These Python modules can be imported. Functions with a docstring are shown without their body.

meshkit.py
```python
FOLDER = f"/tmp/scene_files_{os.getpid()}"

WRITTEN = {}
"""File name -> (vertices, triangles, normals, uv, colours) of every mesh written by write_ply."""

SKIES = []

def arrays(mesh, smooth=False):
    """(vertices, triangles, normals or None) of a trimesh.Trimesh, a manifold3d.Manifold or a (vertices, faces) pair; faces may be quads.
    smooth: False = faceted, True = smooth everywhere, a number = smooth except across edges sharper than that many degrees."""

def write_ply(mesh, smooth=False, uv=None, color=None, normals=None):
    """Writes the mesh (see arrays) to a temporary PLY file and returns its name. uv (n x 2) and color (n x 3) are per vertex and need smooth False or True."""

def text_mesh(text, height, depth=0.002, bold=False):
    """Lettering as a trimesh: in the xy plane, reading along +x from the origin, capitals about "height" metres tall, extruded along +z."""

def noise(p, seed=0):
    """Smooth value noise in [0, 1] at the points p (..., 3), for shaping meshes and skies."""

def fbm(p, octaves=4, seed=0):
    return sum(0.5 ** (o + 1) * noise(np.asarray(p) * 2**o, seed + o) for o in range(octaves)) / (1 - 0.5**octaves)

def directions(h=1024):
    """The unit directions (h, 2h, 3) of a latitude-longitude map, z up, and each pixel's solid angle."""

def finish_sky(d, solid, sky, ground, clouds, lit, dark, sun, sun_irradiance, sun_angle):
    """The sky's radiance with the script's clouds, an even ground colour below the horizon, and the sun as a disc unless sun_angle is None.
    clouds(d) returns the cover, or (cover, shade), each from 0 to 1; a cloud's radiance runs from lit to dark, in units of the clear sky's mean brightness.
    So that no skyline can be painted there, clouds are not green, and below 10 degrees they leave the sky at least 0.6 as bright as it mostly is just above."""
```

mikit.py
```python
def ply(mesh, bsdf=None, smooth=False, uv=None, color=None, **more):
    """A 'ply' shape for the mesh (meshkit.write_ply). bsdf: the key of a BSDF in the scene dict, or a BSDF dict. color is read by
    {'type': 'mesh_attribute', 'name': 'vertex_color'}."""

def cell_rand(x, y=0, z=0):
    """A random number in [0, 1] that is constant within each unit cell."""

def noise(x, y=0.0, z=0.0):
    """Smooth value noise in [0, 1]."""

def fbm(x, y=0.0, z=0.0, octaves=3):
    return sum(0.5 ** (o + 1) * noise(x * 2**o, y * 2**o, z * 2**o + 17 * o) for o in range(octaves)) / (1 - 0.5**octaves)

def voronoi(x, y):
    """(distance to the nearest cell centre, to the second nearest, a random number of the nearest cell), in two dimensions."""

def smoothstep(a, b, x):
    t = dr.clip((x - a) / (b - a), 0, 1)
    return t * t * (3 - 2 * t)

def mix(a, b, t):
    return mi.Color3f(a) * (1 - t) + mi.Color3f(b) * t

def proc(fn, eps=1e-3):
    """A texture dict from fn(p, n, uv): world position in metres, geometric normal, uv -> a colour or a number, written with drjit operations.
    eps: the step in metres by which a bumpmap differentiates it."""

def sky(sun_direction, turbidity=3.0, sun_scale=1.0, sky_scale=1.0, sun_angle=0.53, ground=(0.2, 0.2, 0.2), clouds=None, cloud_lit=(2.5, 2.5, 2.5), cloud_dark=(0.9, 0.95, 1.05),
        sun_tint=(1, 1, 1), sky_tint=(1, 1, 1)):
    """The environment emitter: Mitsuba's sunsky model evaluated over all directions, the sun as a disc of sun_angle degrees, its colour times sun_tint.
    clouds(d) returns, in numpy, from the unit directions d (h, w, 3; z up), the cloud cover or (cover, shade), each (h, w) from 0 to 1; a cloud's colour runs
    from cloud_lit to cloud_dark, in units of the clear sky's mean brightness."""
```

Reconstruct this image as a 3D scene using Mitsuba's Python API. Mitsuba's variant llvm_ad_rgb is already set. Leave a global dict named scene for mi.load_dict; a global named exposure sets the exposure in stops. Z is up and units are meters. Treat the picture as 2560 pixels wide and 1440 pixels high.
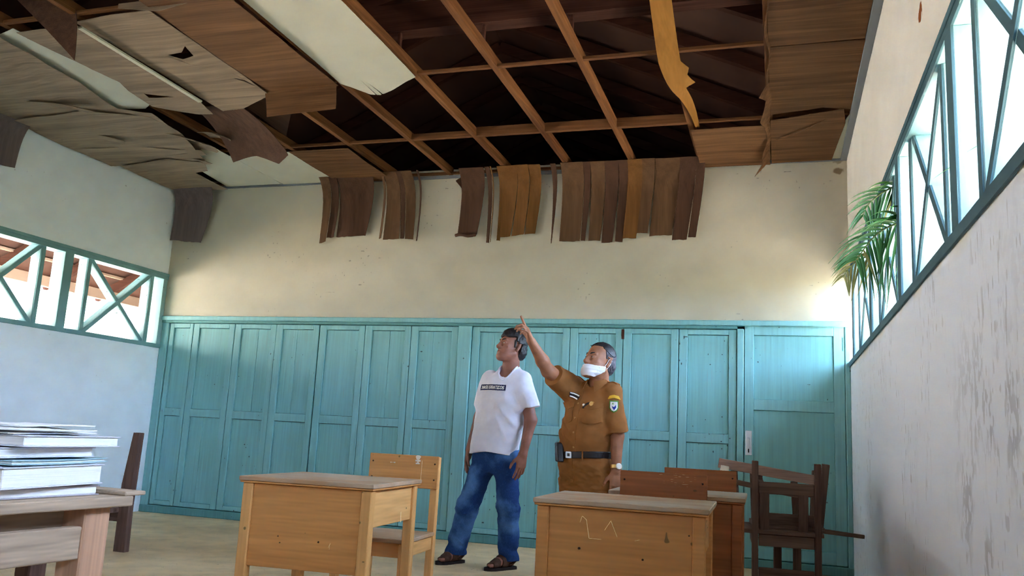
import math, random
import numpy as np, trimesh, mitsuba as mi, drjit as dr
import manifold3d as m3
import shapely.geometry as sg
import mikit, meshkit
from mikit import proc, noise, fbm, smoothstep, mix, voronoi, cell_rand

rng = np.random.default_rng(7)
scene, labels = {'type': 'scene'}, {}

# ------------------------------------------------------------------ camera, sky, exposure
EYE = np.array([0.0, 0.0, 0.928])
FW = np.array([-0.30194548, 0.93752579, 0.17284192])
UP = np.array([0.00324972, -0.18029098, 0.98360795])
scene['camera'] = {'type': 'perspective', 'fov_axis': 'x', 'fov': 62.57, 'near_clip': 0.05, 'far_clip': 300.0,
                   'to_world': mi.ScalarTransform4f().look_at(origin=EYE.tolist(), target=(EYE + FW).tolist(), up=UP.tolist())}


def cloud_cover(d):
    p = d / (np.abs(d[..., 2:3]) + 0.25)
    n = meshkit.fbm(p * 1.7 + 5.0, 4, 3)
    return np.clip(0.34 + 0.9 * (n - 0.4), 0, 1), np.clip(1.1 * (meshkit.fbm(p * 1.1 + 11, 3, 5) - 0.35), 0, 1)


scene['sky'] = mikit.sky([0.50, -0.32, 0.81], turbidity=3.2, sun_scale=0.8, sky_scale=1.0, sun_angle=1.5, sun_tint=(0.96, 1.0, 1.10), sky_tint=(0.84, 0.97, 1.15), ground=(0.42, 0.41, 0.38),
                         clouds=cloud_cover, cloud_lit=(1.75, 1.85, 2.0), cloud_dark=(1.05, 1.15, 1.3))
exposure = 6.85

# ------------------------------------------------------------------ helpers
def dif(col, rough=0.9, spec=0.2, **k):
    return {'type': 'principled', 'base_color': col if isinstance(col, dict) else {'type': 'rgb', 'value': list(col)}, 'roughness': rough, 'specular': spec, **k}


def mat(key, d, bump=None, scale=1.0):
    if bump is not None:
        d = {'type': 'bumpmap', 'arbitrary': proc(bump), 'scale': scale, 'bsdf': d}
    scene[key] = {'type': 'twosided', 'bsdf': d}
    return key


used = {}


def numbered(name):
    k = used.get(name, 0)
    used[name] = k + 1
    return name if k == 0 else '%s_%03d' % (name, k)


def thing(name, label=None, cat=None, group=None, kind=None):
    key = numbered(name)
    d = {}
    if label: d['label'] = label
    if cat: d['category'] = cat
    if group: d['group'] = group
    if kind: d['kind'] = kind
    if d: labels[key] = d
    return key


def part(parent, name, mesh, bsdf, smooth=False, label=None, **more):
    key = numbered(parent + '__' + name)
    if isinstance(mesh, list): mesh = trimesh.util.concatenate(mesh)
    scene[key] = mikit.ply(mesh, bsdf, smooth=smooth, **more)
    if label: labels[key] = {'label': label}
    return key


def solo(name, mesh, bsdf, label=None, cat=None, group=None, kind=None, smooth=False, **more):
    key = thing(name, label, cat, group, kind)
    if isinstance(mesh, list): mesh = trimesh.util.concatenate(mesh)
    scene[key] = mikit.ply(mesh, bsdf, smooth=smooth, **more)
    return key


def box(x0, x1, y0, y1, z0, z1):
    m = trimesh.creation.box([x1 - x0, y1 - y0, z1 - z0])
    m.apply_translation([(x0 + x1) / 2, (y0 + y1) / 2, (z0 + z1) / 2])
    return m


def cham(sx, sy, sz, c=0.003):
    """a box of the given size about the origin with its edges bevelled"""
    h = np.array([sx, sy, sz]) / 2
    pts = []
    for s in np.ndindex(2, 2, 2):
        s = np.array(s) * 2 - 1
        for k in range(3):
            q = h - c
            q[k] = h[k]
            pts.append(s * q)
    return trimesh.convex.convex_hull(np.array(pts))


def cbox(x0, x1, y0, y1, z0, z1, c=0.003):
    m = cham(x1 - x0, y1 - y0, z1 - z0, c)
    m.apply_translation([(x0 + x1) / 2, (y0 + y1) / 2, (z0 + z1) / 2])
    return m


def frame_to(z, up=(0, 0, 1)):
    z = np.asarray(z, float); z = z / np.linalg.norm(z)
    up = np.asarray(up, float)
    x = np.cross(up, z)
    if np.linalg.norm(x) < 1e-6: x = np.cross([0, 1, 0], z)
    x /= np.linalg.norm(x)
    return np.stack([x, np.cross(z, x), z], 1)


def bar(a, b, w, h, up=(0, 0, 1), c=0.002, taper=1.0):
    """a bevelled bar from a to b, w across, h along up"""
    a, b = np.asarray(a, float), np.asarray(b, float)
    L = np.linalg.norm(b - a)
    m = cham(w, h, L, min(c, w * .3, h * .3))
    v = m.vertices.copy()
    f = 1 + (taper - 1) * (v[:, 2:3] / L + .5)
    v[:, :2] *= f
    m.vertices = v @ frame_to(b - a, up).T + (a + b) / 2
    return m


def tube(pts, r, n=8):
    pts = np.asarray(pts, float)
    r = np.broadcast_to(r, (len(pts),))
    t = np.gradient(pts, axis=0)
    t /= np.linalg.norm(t, axis=1, keepdims=True)
    a = np.cross(t, np.where(np.abs(t[:, 2:]) < .9, [0, 0, 1.], [1., 0, 0]))
    a /= np.linalg.norm(a, axis=1, keepdims=True)
    b = np.cross(t, a)
    ang = np.arange(n) * 2 * np.pi / n
    v = pts[:, None] + r[:, None, None] * (np.cos(ang)[None, :, None] * a[:, None] + np.sin(ang)[None, :, None] * b[:, None])
    k = len(pts)
    f = []
    for i in range(k - 1):
        for j in range(n):
            p, q = i * n + j, i * n + (j + 1) % n
            f += [[p, q, q + n], [p, q + n, p + n]]
    v = np.vstack([v.reshape(-1, 3), pts[:1], pts[-1:]])
    for j in range(n):
        f += [[k * n, (j + 1) % n, j], [k * n + 1, (k - 1) * n + j, (k - 1) * n + (j + 1) % n]]
    m = trimesh.Trimesh(v, f, process=False)
    m.fix_normals()
    return m


def revolve(profile, n=24):
    return trimesh.creation.revolve(np.asarray(profile, float), sections=n)


def place(m, loc=(0, 0, 0), rz=0.0, rx=0.0, ry=0.0):
    T = trimesh.transformations
    M = T.translation_matrix(loc) @ T.rotation_matrix(rz, [0, 0, 1]) @ T.rotation_matrix(rx, [1, 0, 0]) @ T.rotation_matrix(ry, [0, 1, 0])
    m = m.copy()
    m.apply_transform(M)
    return m


def sheet(poly, fn, thick=0.004, edge=0.06):
    """a thin curved board: the outline poly in (u, v), bent by fn(u, v) -> points, with a real thickness"""
    if not isinstance(poly, sg.Polygon): poly = sg.Polygon(poly)
    v, f = trimesh.creation.triangulate_polygon(poly, engine='earcut')
    v3 = np.c_[v, np.zeros(len(v))]
    v3, f = trimesh.remesh.subdivide_to_size(v3, f, edge, max_iter=12)
    m = trimesh.Trimesh(v3, f, process=True)
    m.merge_vertices()
    uv, f = m.vertices[:, :2], m.faces
    P = fn(uv[:, 0], uv[:, 1])
    e = 1e-3
    du = fn(uv[:, 0] + e, uv[:, 1]) - P
    dv = fn(uv[:, 0], uv[:, 1] + e) - P
    n = np.cross(du, dv)
    n /= np.linalg.norm(n, axis=1, keepdims=True)
    k = len(P)
    V = np.vstack([P + n * thick / 2, P - n * thick / 2])
    ed = np.sort(m.edges, 1)
    uq, ix, ct = np.unique(ed, axis=0, return_index=True, return_counts=True)
    be = m.edges[ix[ct == 1]]
    F = [f, f[:, ::-1] + k, np.c_[be[:, 0], be[:, 0] + k, be[:, 1] + k], np.c_[be[:, 0], be[:, 1] + k, be[:, 1]]]
    out = trimesh.Trimesh(V, np.vstack(F), process=False)
    return out


# ------------------------------------------------------------------ materials
def lin(r, g, b):
    return tuple(((c / 255 + .055) / 1.055) ** 2.4 if c > 10 else c / 255 / 12.92 for c in (r, g, b))


def wood_fn(dark, light, axis, f=1.0, knots=0.0, contrast=1.0):
    """grain that runs along the axis"""
    def fn(p, n, uv):
        q = [p.x, p.y, p.z]
        a = q.pop(axis)
        w = noise(a * 1.3 * f + 7, q[0] * 5 * f, q[1] * 5 * f)
        g = fbm(a * 2.0 * f, q[0] * 42 * f + w * 3, q[1] * 42 * f + w * 3, 3)
        s = noise(a * 6 * f, q[0] * 190 * f, q[1] * 190 * f)
        t = dr.clip((0.72 * g + 0.28 * s - .5) * contrast * 1.5 + .5 + (w - .5) * .5, 0, 1)
        return mix(dark, light, t)
    return fn


def plaster_fn(base, stain, amt, seed=0.0):
    def fn(p, n, uv):
        a = fbm(p.x * .9 + seed, p.y * .9, p.z * 1.1, 4)
        b = fbm(p.x * 5 + seed, p.y * 5, p.z * 5, 3)
        sp = noise(p.x * 42 + seed, p.y * 42, p.z * 42)
        sp2 = noise(p.x * 3.1, p.y * 3.1, p.z * 3.1 + seed)
        c = mix(base, stain, dr.clip((a - .42) * 2.2, 0, 1) * amt)
        c = c * (0.93 + .14 * b)
        return mix(c, mi.Color3f(.16, .13, .1), smoothstep(.9, .95, sp) * smoothstep(.62, .8, sp2) * .6)
    return fn


def teal_fn(base, other, seed=0.0):
    def fn(p, n, uv):
        a = fbm(p.x * 1.7 + seed, p.y * 1.7, p.z * .8, 4)
        s = fbm(p.x * 75 + seed, p.y * 9, p.z * 2.2, 3)
        sc = noise(p.x * 210, p.y * 20, p.z * 4 + seed)
        ch = noise(p.x * 60 + seed, p.y * 60, p.z * 35)
        ch2 = noise(p.x * 4 + seed, p.y * 4, p.z * 3)
        c = mix(base, other, dr.clip((a - .3) * 1.8, 0, 1))
        c = c * (.86 + .28 * s)
        c = mix(c, mi.Color3f(.26, .42, .42), smoothstep(.83, .9, sc) * .5)
        return mix(c, mi.Color3f(.03, .05, .05), smoothstep(.9, .92, ch) * smoothstep(.58, .72, ch2) * .9)
    return fn


CREAM, OCHRE = lin(198, 192, 174), lin(180, 168, 140)


def back_fn(p, n, uv):
    c = plaster_fn(CREAM, OCHRE, .55, 3.0)(p, n, uv)
    # two damp patches and the yellowed corner beside them
    d1 = dr.sqrt(dr.square(p.x - .472) + dr.square((p.z - 3.225) * 1.0)) + .022 * (noise(p.x * 60, p.z * 60, 4.) - .5)
    d2 = dr.sqrt(dr.square((p.x - .475) * .8) + dr.square((p.z - 3.315) * 1.2)) + .022 * (noise(p.x * 60, p.z * 60, 9.) - .5)
    c = mix(c, mi.Color3f(.20, .13, .06), smoothstep(.042, .025, d1) * .85)
    c = mix(c, mi.Color3f(.24, .17, .08), smoothstep(.038, .022, d2) * .7)
    # a chipped ragged bottom edge over the door lintel
    e = noise(p.x * 26, 1., 2.) * .014 + noise(p.x * 90, 5., 2.) * .012
    return mix(c, mi.Color3f(.05, .07, .06), smoothstep(.0, -.006, p.z - 1.948 - e) * .9)


def right_fn(p, n, uv):
    c = plaster_fn(lin(204, 200, 190), lin(188, 182, 168), .5, 9.0)(p, n, uv)
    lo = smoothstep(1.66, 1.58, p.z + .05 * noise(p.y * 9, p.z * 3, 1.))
    m1 = fbm(p.y * 2.4, p.z * 1.3, 2., 4)
    m2 = fbm(p.y * 9, p.z * 5.0, 5., 4)
    m3_ = noise(p.y * 60, p.z * 18, 3.)
    m4 = fbm(p.y * 55, p.z * 30, 8., 3)
    spot = smoothstep(.75, .05, dr.sqrt(dr.square((p.y - 2.50) * .95) + dr.square((p.z - .74) * .75)) + .25 * (m1 - .5))
    mold = dr.clip(smoothstep(.54, .70, m1) * .14 + spot * 1.3, 0, 1) * smoothstep(.36, .62, m2) * (.15 + .85 * smoothstep(.44, .56, m4))
    c = mix(c, lin(208, 216, 228), lo * .92)  # whitewashed lower wall, with the cool window light tinted in
    c = mix(c, mi.Color3f(.16, .16, .175), mold * lo * .45)
    c = mix(c, mi.Color3f(.12, .11, .11), smoothstep(.8, .88, m3_) * smoothstep(.5, .6, m1) * lo * .3)
    # a small brown patch where the paint has peeled high on the wall
    pe = dr.sqrt(dr.square((p.y - 3.43) * .7) + dr.square((p.z - 2.66) * 1.0)) + .05 * (noise(p.y * 40, p.z * 40, 2.) - .5)
    c = mix(c, lin(122, 70, 40), smoothstep(.034, .026, pe))
    return c


mat('m_back', dif(proc(back_fn)), lambda p, n, uv: fbm(p.x * 6, p.y * 6, p.z * 6, 3) * .5 + noise(p.x * 30, p.y * 30, p.z * 30) * .12, .012)
mat('m_left', dif(proc(plaster_fn(lin(236, 244, 250), lin(222, 232, 240), .5, 1.0))))
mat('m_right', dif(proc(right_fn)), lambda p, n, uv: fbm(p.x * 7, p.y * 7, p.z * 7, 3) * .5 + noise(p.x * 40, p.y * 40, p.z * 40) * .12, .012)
TEAL, TEAL2 = lin(136, 188, 190), lin(120, 178, 180)
mat('m_teal', dif(proc(teal_fn(TEAL, TEAL2)), .5, .4))
mat('m_teal_pane', dif(proc(teal_fn(lin(128, 184, 190), lin(124, 182, 174), 4.0)), .5, .4))
mat('m_teal_dark', dif(proc(teal_fn(lin(92, 146, 146), lin(104, 158, 154), 2.0)), .6, .3))
mat('m_teal_window', dif(proc(teal_fn(lin(146, 180, 184), lin(130, 168, 174), 6.0)), .55, .3))


def floor_fn(p, n, uv):
    a = fbm(p.x * 1.1, p.y * 1.1, 1., 4)
    b = fbm(p.x * 9, p.y * 9, 4., 3)
    k = noise(p.x * 70, p.y * 70, 2.)
    c = mix(lin(196, 168, 126), lin(228, 204, 162), dr.clip((a - .25) * 1.7, 0, 1)) * (.85 + .3 * b)
    return mix(c, mi.Color3f(.05, .04, .03), smoothstep(.94, .97, k) * .5)


mat('m_floor', dif(proc(floor_fn), .62, .35))
PLY = (lin(80, 54, 36), lin(124, 88, 58))
mat('m_ply', dif(proc(wood_fn(*PLY, 0, .8)), .85))
mat('m_ply_y', dif(proc(wood_fn(lin(100, 74, 48), lin(146, 112, 72), 2, .8)), .85))
mat('m_ply_grey', dif(proc(wood_fn(lin(114, 98, 82), lin(158, 138, 116), 0, .8)), .85))
mat('m_ply_dark', dif(proc(wood_fn(lin(72, 50, 42), lin(100, 72, 56), 1, .8)), .85))
mat('m_ply_ochre', dif(proc(wood_fn(lin(136, 92, 40), lin(160, 112, 54), 1, .7)), .8))
mat('m_white_panel', dif(proc(plaster_fn(lin(196, 194, 178), lin(178, 170, 144), .6, 5.0)), .8))
mat('m_batten', dif(proc(wood_fn(lin(82, 50, 32), lin(134, 90, 54), 1, 1.0)), .85))
mat('m_batten_x', dif(proc(wood_fn(lin(80, 50, 32), lin(128, 86, 54), 0, 1.0)), .85))
mat('m_attic', dif(proc(wood_fn(lin(60, 36, 29), lin(84, 52, 41), 0, .8)), .9))
mat('m_tile', dif(proc(lambda p, n, uv: mix(lin(78, 55, 47), lin(98, 70, 60), fbm(p.x * 3, p.y * 3, p.z * 3, 3))), .9))
mat('m_rafter_out', dif(lin(150, 128, 112), .9))
mat('m_teal_cover_pale', dif(proc(teal_fn(lin(122, 164, 168), lin(104, 146, 152), 8.0)), .6, .3))  # paler copy of the backlit shade colour, with the left-hand haze mixed in
mat('m_roof_pale', dif(lin(206, 192, 184), .95))
mat('m_teal_cover', dif(proc(teal_fn(lin(74, 104, 112), lin(56, 82, 92), 8.0)), .65, .3))  # backlit shade painted as a darker teal for the window strips
mat('m_whitewash', dif(proc(plaster_fn(lin(236, 234, 228), lin(212, 208, 198), .5, 8.0)), .95))
mat('m_ground', dif(lin(168, 162, 146), 1.0))
mat('m_grey_trim', dif(lin(128, 132, 136), .8))
mat('m_dim', dif(lin(120, 116, 108), .95))
# ------------------------------------------------------------------ room shell
XL, XR, YB, YF, CZ = -6.088, 0.539, 7.168, -1.75, 3.343
YE = 7.62
RIDGE_X, EAVE_T = (XL + XR) / 2, 0.45


def roof_z(x): return 3.43 + EAVE_T * ((XR - RIDGE_X) - abs(x - RIDGE_X))


solo('floor', box(XL - .15, XR + .15, YF - .15, YE, -.12, 0), 'm_floor', kind='structure')
LZ0, LZ1, RZ0, RZ1 = 1.635, 2.400, 1.603, 2.352
solo('wall_left', [box(XL - .14, XL, YF, YE, 0, LZ0), box(XL - .14, XL, YF, YE, LZ1, 3.52), box(XL - .14, XL, YF, YF + .3, LZ0, LZ1), box(XL - .14, XL, YB, YE, LZ0, LZ1)], 'm_left', kind='structure')
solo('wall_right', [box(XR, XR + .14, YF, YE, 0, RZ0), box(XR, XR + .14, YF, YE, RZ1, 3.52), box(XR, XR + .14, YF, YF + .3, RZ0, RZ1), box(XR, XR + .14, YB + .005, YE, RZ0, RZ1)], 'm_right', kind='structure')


def gable(y0, y1, zb):
    pts = [(XL + .001, zb), (XR - .001, zb), (XR - .001, 3.41), (RIDGE_X, roof_z(RIDGE_X) - .02), (XL + .001, 3.41)]
    m = trimesh.creation.extrude_polygon(sg.Polygon(pts), y1 - y0, engine='earcut')
    v = m.vertices
    m.vertices = np.c_[v[:, 0], y1 - v[:, 2], v[:, 1]]
    m.fix_normals()
    return m


solo('wall_back', box(XL, XR, YB, YB + .12, 1.968, 3.40), 'm_back', kind='structure')
solo('wall_front', gable(YF - .14, YF, 0), 'm_left', kind='structure')
# the next classrooms, added unseen: the attic runs on and stays dark
YN = 24.0
solo('wall_beyond', [box(XL + .001, XR - .001, YE - .02, YE + .1, 0, 3.40), box(XL - .14, XL, YE, YN, 0, 3.52), box(XR, XR + .14, YE, YN, 0, 3.52)], 'm_dim', kind='structure')
solo('ceiling_beyond', box(XL + .001, XR - .001, YB + .121, YN, 3.401, 3.42), 'm_ply', kind='structure')
solo('wall_far', gable(YN, YN + .14, 0), 'm_dim', kind='structure')

# roof: sloping sheets of tile, rafters and purlins; the eaves reach far out on the left and less on the right
roof = thing('roof', kind='structure')
EL, ER, YR = XL - 2.3, XR + 1.15, 24.5
for xe in (EL, ER):
    s = np.sign(xe - RIDGE_X)
    ze, zr = roof_z(xe), roof_z(RIDGE_X)
    for k in range(10):
        t0, t1 = k / 10, (k + 1) / 10
        xa, xb = RIDGE_X + (xe - RIDGE_X) * t0, RIDGE_X + (xe - RIDGE_X) * t1
        za, zb = roof_z(xa) + .10, roof_z(xb) + .10
        v = np.array([[xa, YF - .8, za], [xa, YR, za], [xb, YR, zb], [xb, YF - .8, zb]])
        w = np.vstack([v, v + [0, 0, .035]])
        part(roof, 'tile_course', trimesh.convex.convex_hull(w), 'm_tile')
for k in range(32):
    y = YF - .3 + k * .82
    for xe in (EL, ER):
        a, b = np.array([RIDGE_X, y, roof_z(RIDGE_X) + .01]), np.array([xe, y, roof_z(xe) + .01])
        part(roof, 'rafter', bar(a, b, .06, .10), 'm_attic')
for x in np.arange(EL + .05, XL - .2, .34):
    part(roof, 'purlin', bar([x, YF - .7, roof_z(x) + .075], [x, YR, roof_z(x) + .075], .05, .03), 'm_rafter_out')
for x in np.arange(XR + .35, ER, .34):
    part(roof, 'purlin', bar([x, YF - .7, roof_z(x) + .075], [x, YR, roof_z(x) + .075], .05, .03), 'm_rafter_out')
for y in (1.4, 4.75):
    part(roof, 'tie_beam', bar([XL + .02, y, 3.62], [XR - .02, y, 3.62], .12, .2, up=(0, 0, 1)), 'm_attic')
    part(roof, 'king_post', bar([RIDGE_X, y, 3.6], [RIDGE_X, y, roof_z(RIDGE_X)], .1, .1, up=(0, 1, 0)), 'm_attic')
    for s in (-1, 1):
        part(roof, 'brace', bar([RIDGE_X, y, 3.7], [RIDGE_X + s * 1.7, y, roof_z(RIDGE_X + 1.7)], .06, .1, up=(0, 1, 0)), 'm_attic')
# veranda beam and posts that carry the far edge of the left eave
xv = XL - 2.05
solo('veranda_beam', bar([xv, YF - .6, roof_z(xv) - .09], [xv, YR, roof_z(xv) - .09], .08, .12), 'm_rafter_out', kind='structure')
solo('ground', box(-60, 60, -40, 60, -.5, -.13), 'm_ground', kind='structure')


# a white sunlit block added across the left yard to bounce light indoors
yw = thing('bounce_block', 'added whitewashed block with a tiled roof, bouncing sunlight in through the left window', 'bounce_block')
part(yw, 'wall', box(-11.8, -11.5, -12, 26, -.13, 3.5), 'm_whitewash')
for k in range(9):
    xa, za = -11.1 - .46 * k, 3.42 + .18 * k
    v = np.array([[xa, -12.5, za], [xa, 26.5, za], [xa - .5, 26.5, za + .2], [xa - .5, -12.5, za + .2]])
    part(yw, 'roof_course', trimesh.convex.convex_hull(np.vstack([v, v + [0, 0, .05]])), 'm_tile' if k % 3 else 'm_roof_pale')
for k in range(22):
    y = -12 + k * 1.75
    part(yw, 'rafter', bar([-11.05, y, 3.36], [-11.8, y, 3.65], .08, .10), 'm_rafter_out')
# an unseen bank added on the right to block the low sky
bk = sg.Polygon([(5.5, -.2), (6.6, 1.4), (8.0, 2.1), (12.0, 2.6), (12.0, -.2)])
m = trimesh.creation.extrude_polygon(bk, 60, engine='earcut')
v = m.vertices
m.vertices = np.c_[v[:, 0], v[:, 2] - 22, v[:, 1]]
m.fix_normals()
mat('m_bank', dif(lin(136, 142, 112), 1.0))
solo('sky_block_bank', m, 'm_bank', kind='structure')


# ------------------------------------------------------------------ the two window bands: open timber trusses
def window(n, x0, x1, z0, z1, bays, corner, ins):
    """x0..x1: depth of the timbers; z0..z1: opening; bays: mullion centres from back to front"""
    w = thing('window_%d' % n, kind='structure')
    shade_mat = 'm_teal_cover_pale' if n == 1 else 'm_teal_cover'
    fx0, fx1 = (x1 - .002, x1 + .007) if ins > 0 else (x0 - .007, x0 + .002)      # added strips: backlit shade of the room-side faces put into their colour
    sr = part(w, 'sill_rail', cbox(x0, x1, YF + .3, YB, z0, z0 + .035), 'm_teal_window')
    part(sr, 'shade_strip', cbox(fx0, fx1, YF + .3, YB, z0 - .004, z0 + .036, .001), shade_mat)
    hr = part(w, 'head_rail', cbox(x0, x1, YF + .3, YB, z1 - .055, z1), 'm_teal_window')
    part(hr, 'shade_strip', cbox(fx0, fx1, YF + .3, YB, z1 - .056, z1 - .022, .001), shade_mat)
    part(hr, 'shade_strip', cbox(fx0 - .004, fx1 + .004, YF + .3, YB, z1 - .022, z1 + .006, .002), shade_mat)
    a, b = z0 + .035, z1 - .055
    if corner: part(w, 'mullion', cbox(x0, x1, YB - .062, YB - .002, a, b), 'm_teal_window')
    for y in bays:
        mu = part(w, 'mullion', cbox(x0, x1, y - .048, y + .048, a, b), 'm_teal_window')
        part(mu, 'shade_strip', cbox(fx0, fx1, y - .049, y + .049, a, b, .001), shade_mat)
    xs0, xs1 = (x0 + .01, x1 - .02) if ins > 0 else (x0 + .02, x1 - .01)
    xc = (xs0 + xs1) / 2
    for y, y2 in zip(([YB + .05] if corner else []) + list(bays), (list(bays) if corner else list(bays)[1:])):
        ya, yb = y - .262, y2 + .262
        for yy in (ya, yb):
            up_ = part(w, 'upright', cbox(xs0, xs1, yy - .026, yy + .026, a, b), 'm_teal_window')
            part(up_, 'shade_strip', cbox(*((xs1 - .002, xs1 + .006) if ins > 0 else (xs0 - .006, xs0 + .002)), yy - .022, yy + .022, a, b, .001), shade_mat)
        for k, (s, e) in enumerate((((ya - .03, a), (yb + .03, b)), ((ya - .03, b), (yb + .03, a)))):
            A, B = np.array([xc, s[0], s[1]]), np.array([xc, e[0], e[1]])
            d = (B - A) / np.linalg.norm(B - A)
            off = .004 * (1 if k else -1)
            br = part(w, 'brace', bar(A + [off, 0, 0] + d * .0, B + [off, 0, 0], (xs1 - xs0) * .86, .042, up=np.cross(d, [1, 0, 0])), 'm_teal_window')
            fo = off + ins * ((xs1 - xs0) * .43 + .003)
            part(br, 'shade_strip', bar(A + [fo, 0, 0], B + [fo, 0, 0],   .007, .038, up=np.cross(d, [1, 0, 0]), c=.001), shade_mat)


window(1, XL - .125, XL + .008, LZ0, LZ1, [YB - .02 - 1.283 * k for k in range(1, 7)], True, 1)
window(2, XR - .006, XR + .12, RZ0, RZ1, [6.72 - 1.29 * k for k in range(0, 7)], False, -1)

# ------------------------------------------------------------------ folding partition of the back wall
lintel = thing('trim_1', kind='structure')
part(lintel, 'lintel_board', cbox(XL, XR, YB - .03, YB + .1, 1.921, 1.966, .006), 'm_teal')
part(lintel, 'lintel_bead', cbox(XL, -.331, YB - .016, YB + .1, 1.896, 1.9215, .004), 'm_teal_dark')
for x0, x1, nm in ((XL, -5.998, 'post'), (-2.802, -2.674, 'post'), (-.331, -.277, 'post'), (.5, XR, 'post')):
    part(lintel, nm, cbox(x0, x1, YB - .006, YB + .1, 0, 1.9 if x0 != .5 else 1.945, .006), 'm_teal')
solo('baseboard_back', cbox(XL, XR, YB - .012, YB + .1, 0, .072, .006), 'm_teal_dark', kind='structure')
solo('trim_2', bar([-5.55, YB - .008, CZ - .018], [XR, YB - .008, CZ - .018], .016, .03), 'm_grey_trim', kind='structure')
solo('trim_3', cbox(XR - .05, XR, YF, YB, CZ - .03, CZ, .003), 'm_grey_trim', kind='structure')

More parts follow.
